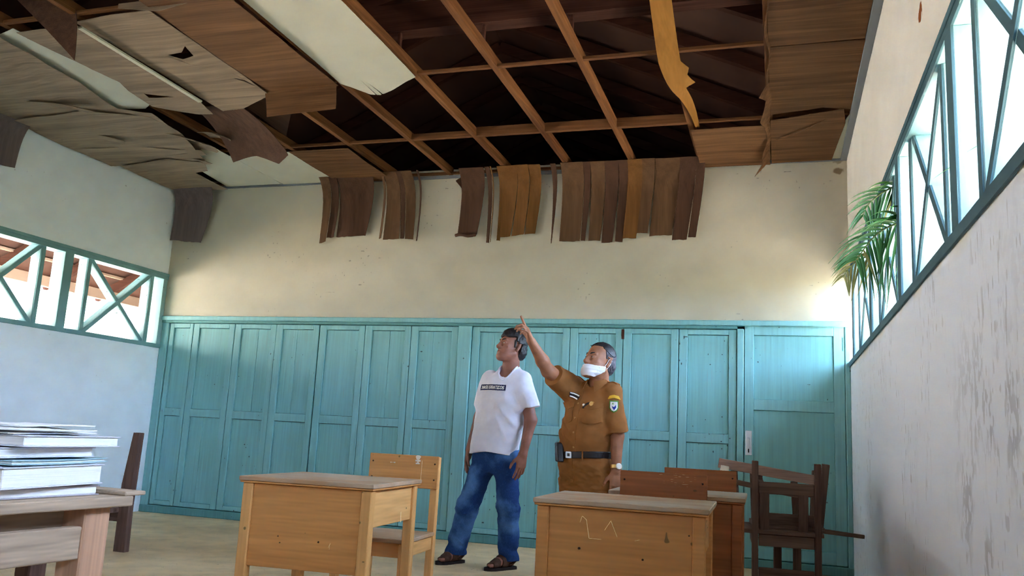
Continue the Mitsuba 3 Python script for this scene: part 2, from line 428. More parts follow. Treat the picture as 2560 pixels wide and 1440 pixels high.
LE = [-5.992, -5.702, -5.208, -4.728, -4.242, -3.755, -3.278, -2.806, None, -2.672, -2.232, -1.754, -1.282, -.809, -.333]
r0 = np.random.default_rng(3)
k = 0
for a, b in zip(LE[:-1], LE[1:]):
    if a is None or b is None: continue
    k += 1
    d = thing('door_%d' % k, kind='structure')
    a2, b2 = a + .003, b - (.011 if k == 4 else .003)
    yf = YB + .012 + r0.uniform(-.004, .004)
    tw = r0.uniform(-.006, .006)
    sl, srr = .07, .062
    if b - a < .4: sl, srr = .05, .04
    def lay(m): return place(place(m, (-(a + b) / 2, -yf, 0)), ((a + b) / 2, yf, 0), rz=tw)
    part(d, 'stile', lay(cbox(a2, a2 + sl, yf, yf + .035, .078, 1.893)), 'm_teal')
    part(d, 'stile', lay(cbox(b2 - srr, b2, yf, yf + .035, .078, 1.893)), 'm_teal')
    for z0, z1 in ((1.848, 1.893), (.955, 1.031), (.078, .122)):
        part(d, 'rail', lay(cbox(a2 + sl, b2 - srr, yf, yf + .035, z0, z1)), 'm_teal')
    xa, xb = a2 + sl, b2 - srr
    for z0, z1 in ((1.031, 1.848), (.122, .955)):
        nb = 1 if b - a < .4 else int(r0.choice([1, 2], p=[.72, .28]))
        if z0 > 1 and k in (4, 6): nb = 2
        cuts = [xa] + sorted(xa + (xb - xa) * (j / nb + r0.uniform(-.08, .08)) for j in range(1, nb)) + [xb]
        for c0, c1 in zip(cuts[:-1], cuts[1:]):
            dy = r0.uniform(0, .0025)
            part(d, 'panel_board', lay(cbox(c0 + (.0012 if c0 > xa else .003), c1 - (.0012 if c1 < xb else .0018), yf + .016 + dy, yf + .030 + dy, z0 + .0015, z1 - .003, .0015)), 'm_teal_pane')
    if k == 10: part(d, 'latch_bolt', cbox(b2 - .012, b2 + .012, yf - .008, yf, 1.80, 1.885, .002), 'm_attic')
# the single door at the right
k += 1
d = thing('door_%d' % k, kind='structure')
yf = YB + .004
part(d, 'stile', cbox(-.272, -.198, yf, yf + .04, .078, 1.935), 'm_teal')
part(d, 'stile', cbox(.415, .496, yf, yf + .04, .078, 1.935), 'm_teal')
for z0, z1 in ((1.848, 1.935), (1.237, 1.325), (.078, .17)):
    part(d, 'rail', cbox(-.198, .415, yf, yf + .04, z0, z1), 'm_teal')
for z0, z1 in ((1.325, 1.848), (.17, 1.237)):
    part(d, 'panel', cbox(-.198, .415, yf + .015, yf + .03, z0, z1), 'm_teal_pane')
mat('m_chrome', {'type': 'principled', 'base_color': {'type': 'rgb', 'value': [.75, .76, .78]}, 'metallic': .9, 'roughness': .28})
mat('m_black', dif((.012, .012, .014), .5))
hd = part(d, 'lock_plate', cbox(-.262, -.212, yf - .005, yf, .875, 1.07, .003), 'm_chrome')
part(hd, 'lever', [bar([-.237, yf - .004, 1.005], [-.237, yf - .04, 1.005], .018, .018), bar([-.238, yf - .038, 1.012], [-.232, yf - .036, .93], .02, .014, up=(0, 1, 0))], 'm_chrome')
part(hd, 'keyhole', cbox(-.242, -.232, yf - .0065, yf - .004, .895, .925, .001), 'm_black')
part(d, 'hinge', cbox(.482, .494, yf - .006, yf, 1.73, 1.837, .002), 'm_teal_dark')
# ------------------------------------------------------------------ ceiling: battens, plywood, torn boards
ceil = thing('ceiling', kind='structure')
BX = [-.06 - .583 * i for i in range(11)]
CY = [YB - .03, 6.205, 4.985, 3.77, 2.55, 1.33, .11, -1.11]
for i, x in enumerate(BX):
    ya = YF if i != 10 else YF
    part(ceil, 'batten', bar([x, ya, CZ + .036], [x, YB, CZ + .036], .045, .07), 'm_batten')
thick_cross = {(1, 0): .09, (1, 2): .075, (1, 3): .075, (1, 4): .075, (1, 5): .05, (2, 0): .075}
for r, y in enumerate(CY):
    for i, x in enumerate([.515] + BX + [XL + .02]):
        if i == 0: continue
        x1 = ([.515] + BX)[i - 1]
        h = thick_cross.get((r, i - 1), .022)
        part(ceil, 'cross_batten', bar([x + .022, y, CZ + h / 2 + .001], [x1 - .022, y, CZ + h / 2 + .001], .03 if h < .03 else .04, h), 'm_batten_x')
for x, y in ((-1.77, 4.72), (-1.19, 4.72), (-2.36, 4.72)):
    part(ceil, 'hanger', bar([x - .03, y, CZ + .03], [x - .03, y, CZ + .3], .02, .03, up=(0, 1, 0)), 'm_attic')

r1 = np.random.default_rng(12)


def flat(x0, x1, y0, y1, bsdf, amp=.012, dz=0., seed=None, poly=None, name='plywood_panel'):
    s = r1.uniform(0, 50) if seed is None else seed
    def fn(u, v):
        z = CZ - .004 - dz + amp * (-.6 + meshkit.fbm(np.c_[u * 2.2 + s, v * 1.6, u * 0], 3) * -1)
        return np.c_[u, v, z]
    P = poly or [(x0 + .004, y0 + .004), (x1 - .004, y0 + .004), (x1 - .004, y1 - .004), (x0 + .004, y1 - .004)]
    return part(ceil, name, sheet(P, fn, .004, .15), bsdf, smooth=40)


# right column along the right wall
c = [.52] + BX + [XL + .02]
flat(c[1], c[0] - .03, CY[2], CY[1] - .13, 'm_ply', poly=[(c[1], 4.99), (.495, 4.99), (.495, 6.08), (.30, 6.0), (-.05, 6.08)])
flat(c[1], c[0] - .03, CY[3], CY[2], 'm_ply')
flat(c[1], c[0] - .03, CY[1] - .1, YB, 'm_ply', dz=.004, amp=.02, poly=[(-.055, 6.16), (.44, 6.02), (.47, 6.3), (.42, 7.13), (-.055, 7.15)])
part(ceil, 'loose_lath', sheet([(0, 0), (.44, 0), (.44, .075), (0, .09)], lambda u, v: np.c_[-.03 + u * .92 - v * .35, 6.56 - u * .95 + v * .7, CZ - .022 - .03 * (u * (.44 - u)) / .05], .004, .1), 'm_ply', smooth=40)
flat(c[0] - .07, c[0] + .01, 6.2, YB, 'm_white_panel', poly=[(.47, 6.25), (.515, 6.05), (.525, 7.14), (.40, 7.14)], dz=-.001, name='plaster_panel')
# column 0: drooping board at the back
flat(c[2], c[1], 6.22, YB - .02, 'm_ply', amp=.03, dz=.004)
# white sheet with a sagging split end
def sag(u, v):
    t = np.clip((v - 4.45) / .7, 0, 1)
    w = 1 - ((u + 2.68) / .33) ** 2
    return np.c_[u, v, CZ - .006 - .05 * t * t * np.clip(w, 0, 1)]
outer = sg.Polygon([(-2.955, 3.5), (-2.39, 3.5), (-2.385, 4.99), (-2.47, 5.02), (-2.60, 5.09), (-2.72, 5.14), (-2.80, 5.13), (-2.9, 5.04), (-2.965, 4.99)])
for sl in ([(-2.755, 5.2), (-2.74, 5.2), (-2.775, 4.92)], [(-2.70, 5.2), (-2.68, 5.2), (-2.745, 4.94)]):
    outer = outer.difference(sg.Polygon(sl))
part(ceil, 'white_panel', sheet(outer, sag, .004, .05), 'm_white_panel', smooth=40)
# brown boards left of it, torn open in places
P = sg.Polygon([(c[7] + .004, 3.3), (c[6] - .004, 3.3), (c[6] - .004, 4.985), (c[7] + .004, 4.985)])
flat(0, 0, 0, 0, 'm_ply', amp=.025, poly=P)
P = sg.Polygon([(c[8] + .004, 3.775), (c[7] - .004, 3.75), (c[7] - .004, 5.02), (c[8] + .2, 5.24), (c[8] + .004, 5.25)])
for tear in ([(-3.86, 4.28), (-3.80, 4.36), (-3.70, 4.34), (-3.66, 4.20), (-3.74, 4.27)], [(-3.66, 4.72), (-3.62, 4.78), (-3.57, 4.88), (-3.60, 4.76)]):
    P = P.difference(sg.Polygon(tear))
flat(0, 0, 0, 0, 'm_ply_grey', amp=.03, poly=P)
# a flap that hangs from the end of the brown board
part(ceil, 'hanging_flap', sheet([(0, 0), (.59, .0), (.587, .19), (.025, .215)], lambda u, v: np.c_[-3.585 + u, 4.98 + .03 * np.sin(v * 8), CZ - .002 - v + .012 * np.sin(u * 7) * v], .004, .05), 'm_ply', smooth=40)
# boards of the next columns, split and lifting
P = sg.Polygon([(c[9] + .11, 3.79), (c[8] - .004, 3.79), (c[8] - .004, 4.98), (c[8] - .1, 5.27), (c[9] + .35, 5.26), (c[9] + .1, 5.04), (c[9] + .13, 4.75), (c[9] + .18, 4.6), (c[9] + .13, 4.4)])
P = P.difference(sg.Polygon([(-4.50, 4.80), (-4.30, 4.90), (-4.52, 4.88)]))
flat(0, 0, 0, 0, 'm_ply_grey', amp=.04, poly=P)
P2 = [(c[9] - .11, 3.84), (c[9] + .09, 3.78), (c[9] + .12, 4.4), (c[9] + .2, 4.62), (c[9] + .1, 5.02), (c[9] - .02, 5.1), (c[9] - .26, 5.06), (c[9] - .17, 4.5)]
flat(0, 0, 0, 0, 'm_white_panel', amp=.01, dz=.014, poly=P2, name='white_panel')
part(ceil, 'cover_lath', bar([-4.118, 3.80, CZ - .066], [-4.142, 4.99, CZ - .062], .036, .014), 'm_white_panel')
P = [(XL + .02, 3.5), (c[10], 3.5), (c[9] - .04, 3.8), (c[9] - .10, 4.5), (c[9] - .20, 5.0), (c[9] + .05, 5.10), (c[9] - .02, 5.55), (c[9] - .25, 6.15), (XL + .03, 6.18)]
flat(0, 0, 0, 0, 'm_ply_grey', amp=.07, poly=P, dz=-.01)
flat(0, 0, 0, 0, 'm_ply_grey', amp=.05, poly=[(-5.95, 5.0), (-5.2, 4.95), (-4.75, 5.15), (-4.72, 5.3), (-5.3, 5.5), (-5.9, 5.52)], dz=.03)
flat(0, 0, 0, 0, 'm_ply_grey', amp=.05, poly=[(-6.02, 5.7), (-5.3, 5.72), (-4.83, 5.9), (-4.86, 6.02), (-5.4, 6.0), (-6.0, 6.1)], dz=.035)
flat(0, 0, 0, 0, 'm_ply_grey', amp=.05, poly=[(-6.05, 6.2), (-5.40, 6.25), (-5.42, 7.1), (-6.05, 7.12)], dz=.0)
flat(0, 0, 0, 0, 'm_ply_grey', amp=.04, poly=[(-5.9, 6.15), (-5.3, 6.05), (-5.02, 6.2), (-5.15, 6.42), (-5.5, 6.5)], dz=.04)
# splintered tongues that hang out of the left boards
for (x0, y0, L_, W_, a0, dz0, sl) in ((-5.05, 5.42, .46, .10, .35, .05, .10), (-5.30, 6.02, .42, .14, .2, .05, .12), (-4.95, 5.75, .34, .20, -.1, .03, .22), (-5.75, 5.35, .5, .16, .15, .05, .10), (-5.5, 4.7, .55, .12, .2, .06, .08), (-4.66, 5.62, .30, .16, -.2, .02, .30)):
    def tongue(u, v, x0=x0, y0=y0, a0=a0, dz0=dz0, sl=sl):
        c_, s_ = math.cos(a0), math.sin(a0)
        return np.c_[x0 + c_ * u - s_ * v, y0 + s_ * u + c_ * v, CZ - .02 - dz0 - sl * u * u / .3 + .02 * np.sin(v * 20)]
    part(ceil, 'torn_tongue', sheet([(0, 0), (L_ * .8, .01), (L_, W_ * .4), (L_ * .9, W_ * .8), (L_ * .75, W_), (0, W_ * .9)], tongue, .004, .06), 'm_ply_grey', smooth=40)
# white boards beside the back wall
flat(-5.44, -4.80, 6.22, YB - .02, 'm_white_panel', poly=[(-5.33, 6.2), (-4.803, 6.0), (-4.803, 7.13), (-5.46, 7.13)], name='white_panel')
flat(-4.797, -4.17, 6.25, YB - .02, 'm_white_panel', name='white_panel')
flat(-4.165, -3.56, 6.22, YB - .03, 'm_ply', amp=.025)
# a wide board that has folded down out of its bay
def fold(u, v):
    y = 5.23 + v * .93
    z = CZ - .01 - .03 * v - .30 * v ** 2.2 + .02 * np.sin(u * 9)
    return np.c_[-4.37 + u - .13 * v, y, z]
part(ceil, 'folded_board', sheet([(0, 0), (.42, 0), (.53, .66), (.53, .70), (.40, .80), (.20, .735), (-.04, .76), (-.03, .66)], fold, .005, .05), 'm_ply_dark', smooth=40)
part(ceil, 'plywood_panel', sheet([(0, 0), (.3, 0), (.3, .5), (0, .95)], lambda u, v: np.c_[-4.12 + u, 5.25 + v * .9, CZ + .12 - .05 * v + u * .05], .004, .1), 'm_ply_dark', smooth=40)
# a triangular flap at the near end of the left bays
part(ceil, 'hanging_flap', sheet([(0, 0), (.43, -.04), (.50, .15), (.55, .47)], lambda u, v: np.c_[-4.611 + u, 3.74 + .02 * np.sin(v * 6), 3.50 - v + .0 * u], .004, .05), 'm_ply_dark', smooth=40)
part(ceil, 'hanging_flap', sheet([(0, 0), (.5, .0), (.5, .05), (.3, .08), (.0, .03)], lambda u, v: np.c_[-3.78 + u, 3.74 + 0 * v, CZ + .02 - v], .004, .05), 'm_ply_grey', smooth=40)
# ochre strip that has peeled away between two bays
def peel(u, v):
    cx = -.61 - .02 * np.sin((v - 4.2) * 2.2)
    tw = np.clip((v - 4.9) * .9, 0, 1.0)
    dz = .10 * np.exp(-((v - 5.1) / .5) ** 2)
    return np.c_[cx + u * np.cos(tw), v, CZ - .015 - dz + u * np.sin(tw)]
part(ceil, 'peeled_strip', sheet([(-.06, 3.6), (.06, 3.6), (.06, 4.9), (.10, 5.0), (.08, 5.1), (.11, 5.33), (.04, 5.36), (.035, 6.0), (.02, 6.3), (-.02, 6.2), (-.035, 5.5), (-.075, 4.9), (-.06, 4.3)], peel, .003, .06), 'm_ply_ochre', smooth=40)
# ragged veneer edge along the right batten
rag = [(4.2, 0), (7.02, 0), (7.02, .10), (6.98, .19), (6.93, .10), (6.7, .09), (6.5, .06), (6.2, .06), (6.0, .10), (5.7, .06), (5.55, .10), (5.5, .03), (5.2, .02), (4.9, .03), (4.2, .015)]
part(ceil, 'peeled_strip', sheet(rag, lambda u, v: np.c_[-.045 - v * .75 + .01 * np.sin(u * 9), u, CZ - .006 - v], .003, .06), 'm_ply', smooth=40)
# the near part of the ceiling, outside the frame, keeps the attic dark
for r in range(3, 7):
    for i in range(1, 12):
        if r == 3 and i in (7, 8, 9): continue
        if r == 3 and 1 < i < 7: continue
        if r == 4 and i in (3, 4): continue
        flat(c[i], c[i - 1] if i > 1 else c[0] - .03, CY[r + 1], CY[r] if r > 3 or i in (1,) else min(CY[r], 3.3 if i in (6, 7) else 3.5), 'm_ply')

# ------------------------------------------------------------------ torn sheets that hang down the back wall
def hang(x_top, x_bot, zb):
    """one strip: from x range x_top at the ceiling to x_bot at height zb"""
    return x_top, x_bot, zb


r2 = np.random.default_rng(5)


def hanging(key, strips, bsdfs, drop=.17):
    for n, (t0, t1, b0, b1, zl, zr) in enumerate(strips):
        ph, am = r2.uniform(0, 6), r2.uniform(.004, .012)
        off = r2.uniform(-.008, .008)
        lean = r2.uniform(-.02, .02)
        def fn(u, v):
            zb = zl + (zr - zl) * u
            z = CZ - .004 - (CZ - .004 - zb) * v
            s = CZ - z
            x = (t0 + (t1 - t0) * u) * (1 - v) + (b0 + (b1 - b0) * u) * v
            y = 7.115 + off - drop * np.exp(-s / .1) + am * np.sin(x * 22 + ph) * np.minimum(s * 3, 1) - .03 * np.clip(v - .6, 0, 1) + lean * v * (u - .5)
            return np.c_[x, y, z]
        w = max(b1 - b0, .004)
        e = [(0, 0), (1, 0)]
        ks = max(2, int(w / .03))
        e += [(1 - j / ks, 1 - r2.uniform(0, .012)) for j in range(ks + 1)]
        part(key, 'strip', sheet(e, fn, .0035, .12), bsdfs[n % len(bsdfs)], smooth=40)


mat('m_veneer', dif(proc(wood_fn(lin(82, 58, 40), lin(108, 80, 56), 2, .8)), .85))
mat('m_veneer_dark', dif(proc(wood_fn(lin(66, 45, 35), lin(88, 62, 47), 2, .8)), .85))
mat('m_veneer_warm', dif(proc(wood_fn(lin(98, 64, 33), lin(122, 84, 46), 2, .8)), .85))
mat('m_veneer_grey', dif(proc(wood_fn(lin(96, 84, 84), lin(120, 106, 104), 2, .8)), .85))
H = thing('torn_plywood_sheet', 'grey torn plywood sheet hanging alone in the left corner of the back wall', 'plywood sheet', 'torn plywood sheets on the back wall')
hanging(H, [(-6.03, -5.55, -6.07, -5.67, 2.755, 2.72)], ['m_veneer_grey'])
H = thing('torn_plywood_sheet', 'wide brown torn plywood sheet with two slits and a longer left edge', 'plywood sheet', 'torn plywood sheets on the back wall')
hanging(H, [(-4.29, -4.19, -4.295, -4.222, 2.685, 2.70), (-4.19, -4.13, -4.22, -4.178, 2.745, 2.745), (-4.13, -4.10, -4.165, -4.137, 2.742, 2.74), (-4.10, -3.71, -4.122, -3.80, 2.745, 2.755)], ['m_veneer', 'm_veneer_dark', 'm_veneer_dark', 'm_veneer_dark'])
H = thing('torn_plywood_sheet', 'brown torn plywood sheet split into narrow strips, second from the wide one on its right', 'plywood sheet', 'torn plywood sheets on the back wall')
labels[H]['label'] = 'brown torn plywood sheet split into narrow strips, between the gap-edged sheets left of centre'
hanging(H, [(-3.62, -3.595, -3.65, -3.622, 2.715, 2.72), (-3.59, -3.46, -3.61, -3.44, 2.71, 2.712), (-3.46, -3.41, -3.425, -3.39, 2.712, 2.71), (-3.41, -3.30, -3.375, -3.30, 2.71, 2.708), (-3.245, -3.225, -3.265, -3.245, 2.685, 2.69)], ['m_veneer', 'm_veneer', 'm_veneer_dark', 'm_veneer', 'm_veneer_dark'])
H = thing('torn_plywood_sheet', 'narrow dark torn plywood sheet with a curled bottom edge and a small pointed tab', 'plywood sheet', 'torn plywood sheets on the back wall')
hanging(H, [(-2.82, -2.58, -2.85, -2.655, 2.735, 2.735)], ['m_veneer_dark'])
part(H, 'tab', sheet([(0, 0), (.07, -.05), (.06, .07)], lambda u, v: np.c_[-2.892 + u, 7.08 + u * .3, 3.26 - v], .0035, .05), 'm_veneer_dark', smooth=40)
part(H, 'curl', tube(np.c_[np.linspace(-2.855, -2.655, 9), 7.075 - .01 * np.sin(np.linspace(0, 3, 9)), 2.728 + .008 * np.sin(np.linspace(0, 7, 9))], .016, 8), 'm_veneer_dark', smooth=True)
H = thing('hanging_splinter', 'thin pair of splinters hanging just right of the sheet with the curled edge', 'splinter', 'splinters on the back wall')
hanging(H, [(-2.565, -2.52, -2.558, -2.53, 2.655, 2.655), (-2.512, -2.50, -2.520, -2.512, 2.66, 2.66)], ['m_veneer_dark', 'm_veneer_warm'])
H = thing('torn_plywood_sheet', 'warm ochre torn plywood sheet with two slits, in the middle of the back wall', 'plywood sheet', 'torn plywood sheets on the back wall')
hanging(H, [(-2.45, -2.43, -2.457, -2.43, 2.672, 2.675), (-2.43, -2.26, -2.43, -2.335, 2.71, 2.715), (-2.26, -2.15, -2.318, -2.20, 2.715, 2.725), (-2.15, -2.04, -2.19, -2.10, 2.725, 2.738)], ['m_veneer_warm'])
H = thing('hanging_splinter', 'single long dark splinter hanging between the ochre sheet and the widest sheet', 'splinter', 'splinters on the back wall')
hanging(H, [(-1.945, -1.895, -1.947, -1.94, 2.64, 2.64)], ['m_veneer_dark'])
H = thing('torn_plywood_sheet', 'widest torn plywood sheet of the back wall, split into ten strips, rightmost', 'plywood sheet', 'torn plywood sheets on the back wall')
S5 = [(-1.866, -1.680, 2.652), (-1.670, -1.632, 2.655), (-1.600, -1.500, 2.656), (-1.487, -1.390, 2.638), (-1.365, -1.300, 2.640), (-1.298, -1.180, 2.668), (-1.177, -1.082, 2.712), (-1.068, -.875, 2.690), (-.872, -.750, 2.645), (-.737, -.672, 2.667)]
ed = [S5[0][0]] + [(S5[j][1] + S5[j + 1][0]) / 2 for j in range(9)] + [S5[-1][1]]
ed = [x + .017 + .068 * (x + 1.866) / 1.19 for x in ed]
hanging(H, [(ed[j], ed[j + 1], s[0], s[1], s[2], s[2]) for j, s in enumerate(S5)], ['m_veneer', 'm_veneer_dark', 'm_veneer', 'm_veneer_dark', 'm_veneer_dark', 'm_veneer_warm', 'm_veneer', 'm_veneer', 'm_veneer_dark', 'm_veneer_dark'])
# sheets over the left wall
def lefthang(poly): return lambda u, v: np.c_[XL + .035 + .13 * np.exp(-v / .09) + .01 * np.sin(u * 6), u, CZ - .004 - v]
H = solo('torn_plywood_sheet', sheet([(4.6, 0), (5.19, 0), (5.16, .43), (5.05, .445), (4.62, .40)], lefthang(0), .004, .06), 'm_veneer_grey', 'grey torn plywood sheet hanging over the left wall at the left edge of the photo', 'plywood sheet', smooth=40)
H = solo('torn_plywood_sheet', sheet([(5.2, 0), (6.42, 0), (6.38, .045), (6.3, .05), (6.0, .035), (5.6, .05), (5.2, .02)], lefthang(0), .004, .06), 'm_veneer_grey', 'long low torn plywood strip drooping over the top of the left wall', 'plywood sheet', smooth=40)
# ------------------------------------------------------------------ furniture
TD, TLT = lin(174, 114, 58), lin(216, 156, 90)
def scuffed(base):
    def fn(p, n, uv):
        c = base(p, n, uv)
        k = noise(p.x * 34 + 3, p.y * 34, p.z * 34)
        k2 = noise(p.x * 5, p.y * 5, p.z * 5 + 2)
        c = mix(c, mi.Color3f(.10, .05, .02), smoothstep(.93, .96, k) * .7)
        return mix(c, mi.Color3f(.62, .44, .25), smoothstep(.74, .8, noise(p.x * 60, p.y * 60, p.z * 220)) * smoothstep(.84, .9, k2) * .4)
    return fn
mat('m_teak', dif(proc(scuffed(wood_fn(TD, TLT, 0, .7, contrast=.75))), .42, .45))
mat('m_teak_z', dif(proc(scuffed(wood_fn(lin(188, 134, 74), lin(230, 178, 112), 2, .7, contrast=.75))), .42, .45))
mat('m_teak_y', dif(proc(scuffed(wood_fn(lin(190, 138, 78), lin(232, 182, 118), 1, .7, contrast=.75))), .42, .45))
def top_fn(p, n, uv):
    c = wood_fn(lin(150, 112, 78), lin(190, 152, 114), 0, .7, contrast=.7)(p, n, uv)
    d = fbm(p.x * 5, p.y * 5, 2., 3)
    return mix(c, lin(178, 164, 146), dr.clip((d - .3) * 1.6, 0, .75))
mat('m_teak_top', dif(proc(top_fn), .45, .45))
mat('m_teak_red', dif(proc(scuffed(wood_fn(lin(122, 66, 34), lin(168, 100, 56), 0, .7, contrast=.75))), .45, .4))
mat('m_scratch', dif(lin(246, 220, 174), .8))
mat('m_nail', dif(lin(56, 34, 22), .6))


def mover(loc, rz):
    return lambda m: place(m, loc, rz)


def desk(label, loc, rz, W, D, H, mats, marks=()):
    """x across, y away from the camera; the closed front board is at y = 0"""
    t = thing('school_desk', label, 'desk', 'school desks')
    mv = mover((loc[0], loc[1], 0), rz)
    mx, mz, my, mt = mats
    lw, ov = .045, .014
    part(t, 'desktop', mv(cbox(0, W, 0, D, H - .018, H, .003)), mt)
    part(t, 'top_edging', mv(cbox(.004, W - .004, .004, D - .004, H - .026, H - .0185, .002)), mx)
    for x in (ov, W - ov - lw):
        for y in (ov, D - ov - lw):
            part(t, 'leg', mv(cbox(x, x + lw, y, y + lw, 0, H - .026, .004)), mz)
    fb = part(t, 'front_board', mv(cbox(ov + lw, W - ov - lw, ov + .010, ov + .026, H - .355, H - .028, .002)), mx)
    for x in (ov + .012, W - ov - .03):
        part(t, 'side_board', mv(cbox(x, x + .018, ov + lw, D - ov - lw, H - .175, H - .028, .002)), my)
    part(t, 'book_shelf', mv(cbox(ov + .03, W - ov - .03, ov + lw, D - ov - lw, H - .172, H - .16, .002)), mx)
    part(t, 'back_rail', mv(cbox(ov + lw, W - ov - lw, D - ov - .03, D - ov - .012, .16, .21, .002)), mx)
    for (x, z, r) in marks:
        part(fb, 'nail_head', mv(place(trimesh.creation.icosphere(1, r), (x, ov + .0102, z))), 'm_nail')
    return t, mv


TK = ('m_teak', 'm_teak_z', 'm_teak_y', 'm_teak_top')
dA, mvA = desk('light teak school desk left of the centre with a matching chair pushed in', (-2.13, 3.07), .065, .60, .565, .71, TK, [(.37, .47, .004), (.19, .48, .003), (.20, .455, .0025)])
for a, b in (((.415, .452), (.423, .470)), ((.419, .445), (.4205, .46))):
    part(dA + '__front_board', 'scratch', mvA(bar([a[0], .0238, a[1]], [b[0], .0238, b[1]], .0015, .001, up=(0, 1, 0))), 'm_scratch')
part(dA, 'paint_streak', mvA(bar([.60 - .0135, .36, .535], [.60 - .0135, .355, .58], .005, .001, up=(1, 0, 0))), 'm_scratch')
dB, mvB = desk('amber school desk with pale scratched lines on its closed front, bottom right', (-.868, 3.08), .022, .636, .528, .71, ('m_teak', 'm_teak', 'm_teak', 'm_teak_top'), [(.175, .54, .005), (.405, .52, .004), (.565, .615, .003)])
scr = [((.155, .642), (.162, .665)), ((.162, .665), (.178, .652)), ((.178, .652), (.19, .588)), ((.19, .588), (.235, .588)), ((.245, .62), (.268, .655)), ((.268, .655), (.292, .60)), ((.355, .592), (.372, .597))]
for a, b in scr:
    part(dB + '__front_board', 'scratch', mvB(bar([a[0] + .02, .0238, a[1] - .01], [b[0] + .02, .0238, b[1] - .01], .0022, .0012, up=(0, 1, 0))), 'm_scratch')
desk('reddish brown school desk standing behind the bottom right desk, partly hidden by it', (-.745, 3.90), .02, .604, .53, .71, ('m_teak_red', 'm_teak_red', 'm_teak_red', 'm_teak_top'))


def school_chair(label, loc, rz, mats, marks=True):
    """back rest at the far side (y = .42), sitter looks towards y = 0"""
    t = thing('school_chair', label, 'chair', 'school chairs')
    mv = mover((loc[0], loc[1], 0), rz)
    mx, mz, my, mt = mats
    W = .37
    for x in (0, W - .036):
        part(t, 'front_leg', mv(cbox(x, x + .036, 0, .036, 0, .41, .003)), mz)
        part(t, 'back_leg', mv(bar([x + .018, .40, 0], [x + .018, .425, .80], .036, .042, up=(0, 1, 0))), mz)
        part(t, 'side_rail', mv(cbox(x + .006, x + .03, .036, .385, .345, .41, .002)), my)
        part(t, 'stretcher', mv(cbox(x + .008, x + .028, .036, .385, .16, .195, .002)), my)
    part(t, 'seat', mv(cbox(-.006, W + .006, -.015, .39, .411, .43, .004)), mt)
    part(t, 'front_rail', mv(cbox(.036, W - .036, .008, .026, .345, .41, .002)), mx)
    b = part(t, 'backrest', mv(place(cham(W + .01, .014, .165, .003), (W / 2, .394, .722), rx=-.03)), mx)
    for x in (.015, W - .015):
        for z in (.685, .765):
            part(b, 'screw', mv(place(trimesh.creation.icosphere(1, .0045), (x, .3875 - (z - .722) * -.03, z))), 'm_nail')
    return t, mv


cA, mvc = school_chair('light teak school chair with a small paint emblem on its backrest, behind the left desk', (-2.015, 3.69), .065, TK)
# the worn white emblem and a bow shaped mark on the backrest
mat('m_white_paint', dif(lin(226, 214, 196), .8))
em = [sg.Point(0, .016).buffer(.0115), sg.box(-.014, -.004, .014, .004), sg.box(-.004, -.012, .004, .02), sg.box(-.011, -.017, .011, -.011), sg.Polygon([(-.016, .018), (-.008, .026), (-.004, .012)]), sg.Polygon([(.016, .018), (.008, .026), (.004, .012)])]
em = sg.MultiPolygon([g for g in em]).buffer(0) if False else __import__('shapely').union_all(em)
def decal(poly, cx, cz):
    gs = getattr(poly, 'geoms', [poly])
    m = trimesh.util.concatenate([trimesh.creation.extrude_polygon(g, .001, engine='earcut') for g in gs])
    v = m.vertices
    m.vertices = np.c_[v[:, 0] + cx, .3872 - v[:, 2] - (v[:, 1] + cz - .722) * -.03, v[:, 1] + cz]
    m.fix_normals()
    return m
part(cA + '__backrest', 'emblem', mvc(decal(em, .262, .778)), 'm_white_paint')
bow = sg.Polygon([(-.013, .004), (-.013, -.004), (-.006, -.001), (.006, -.001), (.013, -.004), (.013, .004), (.006, .001), (-.006, .001)])
part(cA + '__backrest', 'painted_mark', mvc(decal(bow, .125, .762)), 'm_white_paint')
part(cA + '__backrest', 'painted_line', mvc(decal(sg.box(-.0012, -.06, .0012, .06), .285, .72)), 'm_scratch')
TR = ('m_teak_red',) * 3 + ('m_teak_top',)
school_chair('reddish brown school chair behind the bottom right desk, nearer of two overlapping backrests', (-.665, 3.43), .02, TR)
school_chair('reddish brown school chair behind the half hidden desk, farther of two overlapping backrests', (-.585, 4.34), .02, TR)

# ------------------------------------------------------------------ old dark chairs piled in the right corner
mat('m_dark_wood', dif(proc(wood_fn(lin(78, 56, 50), lin(120, 92, 80), 2, 1.0)), .7))
mat('m_dark_wood_x', dif(proc(wood_fn(lin(82, 60, 52), lin(126, 98, 84), 0, 1.0)), .7))
mat('m_pale_board', dif(proc(wood_fn(lin(140, 108, 96), lin(186, 152, 136), 0, 1.0)), .75))
t = thing('old_chair', 'old dark brown wooden chair standing upright, lower one of the pile in the right corner', 'chair')
mv = mover((-.15, 5.0, 0), .06)
W = .37
for x in (0, W - .04):
    part(t, 'back_post', mv(bar([x + .02, .02, 0], [x + .02, .0, .862], .034, .040, up=(0, 1, 0))), 'm_dark_wood')
    part(t, 'front_leg', mv(cbox(x + .01 + (.13 if x == 0 else -.09), x + .055 + (.13 if x == 0 else -.09), .40, .44, 0, .47, .003)), 'm_dark_wood')
    part(t, 'side_rail', mv(cbox(x + .006, x + .034, .03, .42, .40, .47, .002)), 'm_dark_wood_x')
part(t, 'seat', mv(cbox(-.05, W + .01, -.01, .45, .470, .492, .003)), 'm_dark_wood_x')
part(t, 'back_rail', mv(cbox(.04, W - .04, .0, .025, .405, .468, .002)), 'm_dark_wood_x')
part(t, 'back_rail', mv(cbox(.04, W - .04, -.004, .02, .685, .75, .002)), 'm_dark_wood_x')
part(t, 'stretcher', mv(cbox(.04, W - .04, .008, .03, .235, .29, .002)), 'm_dark_wood_x')
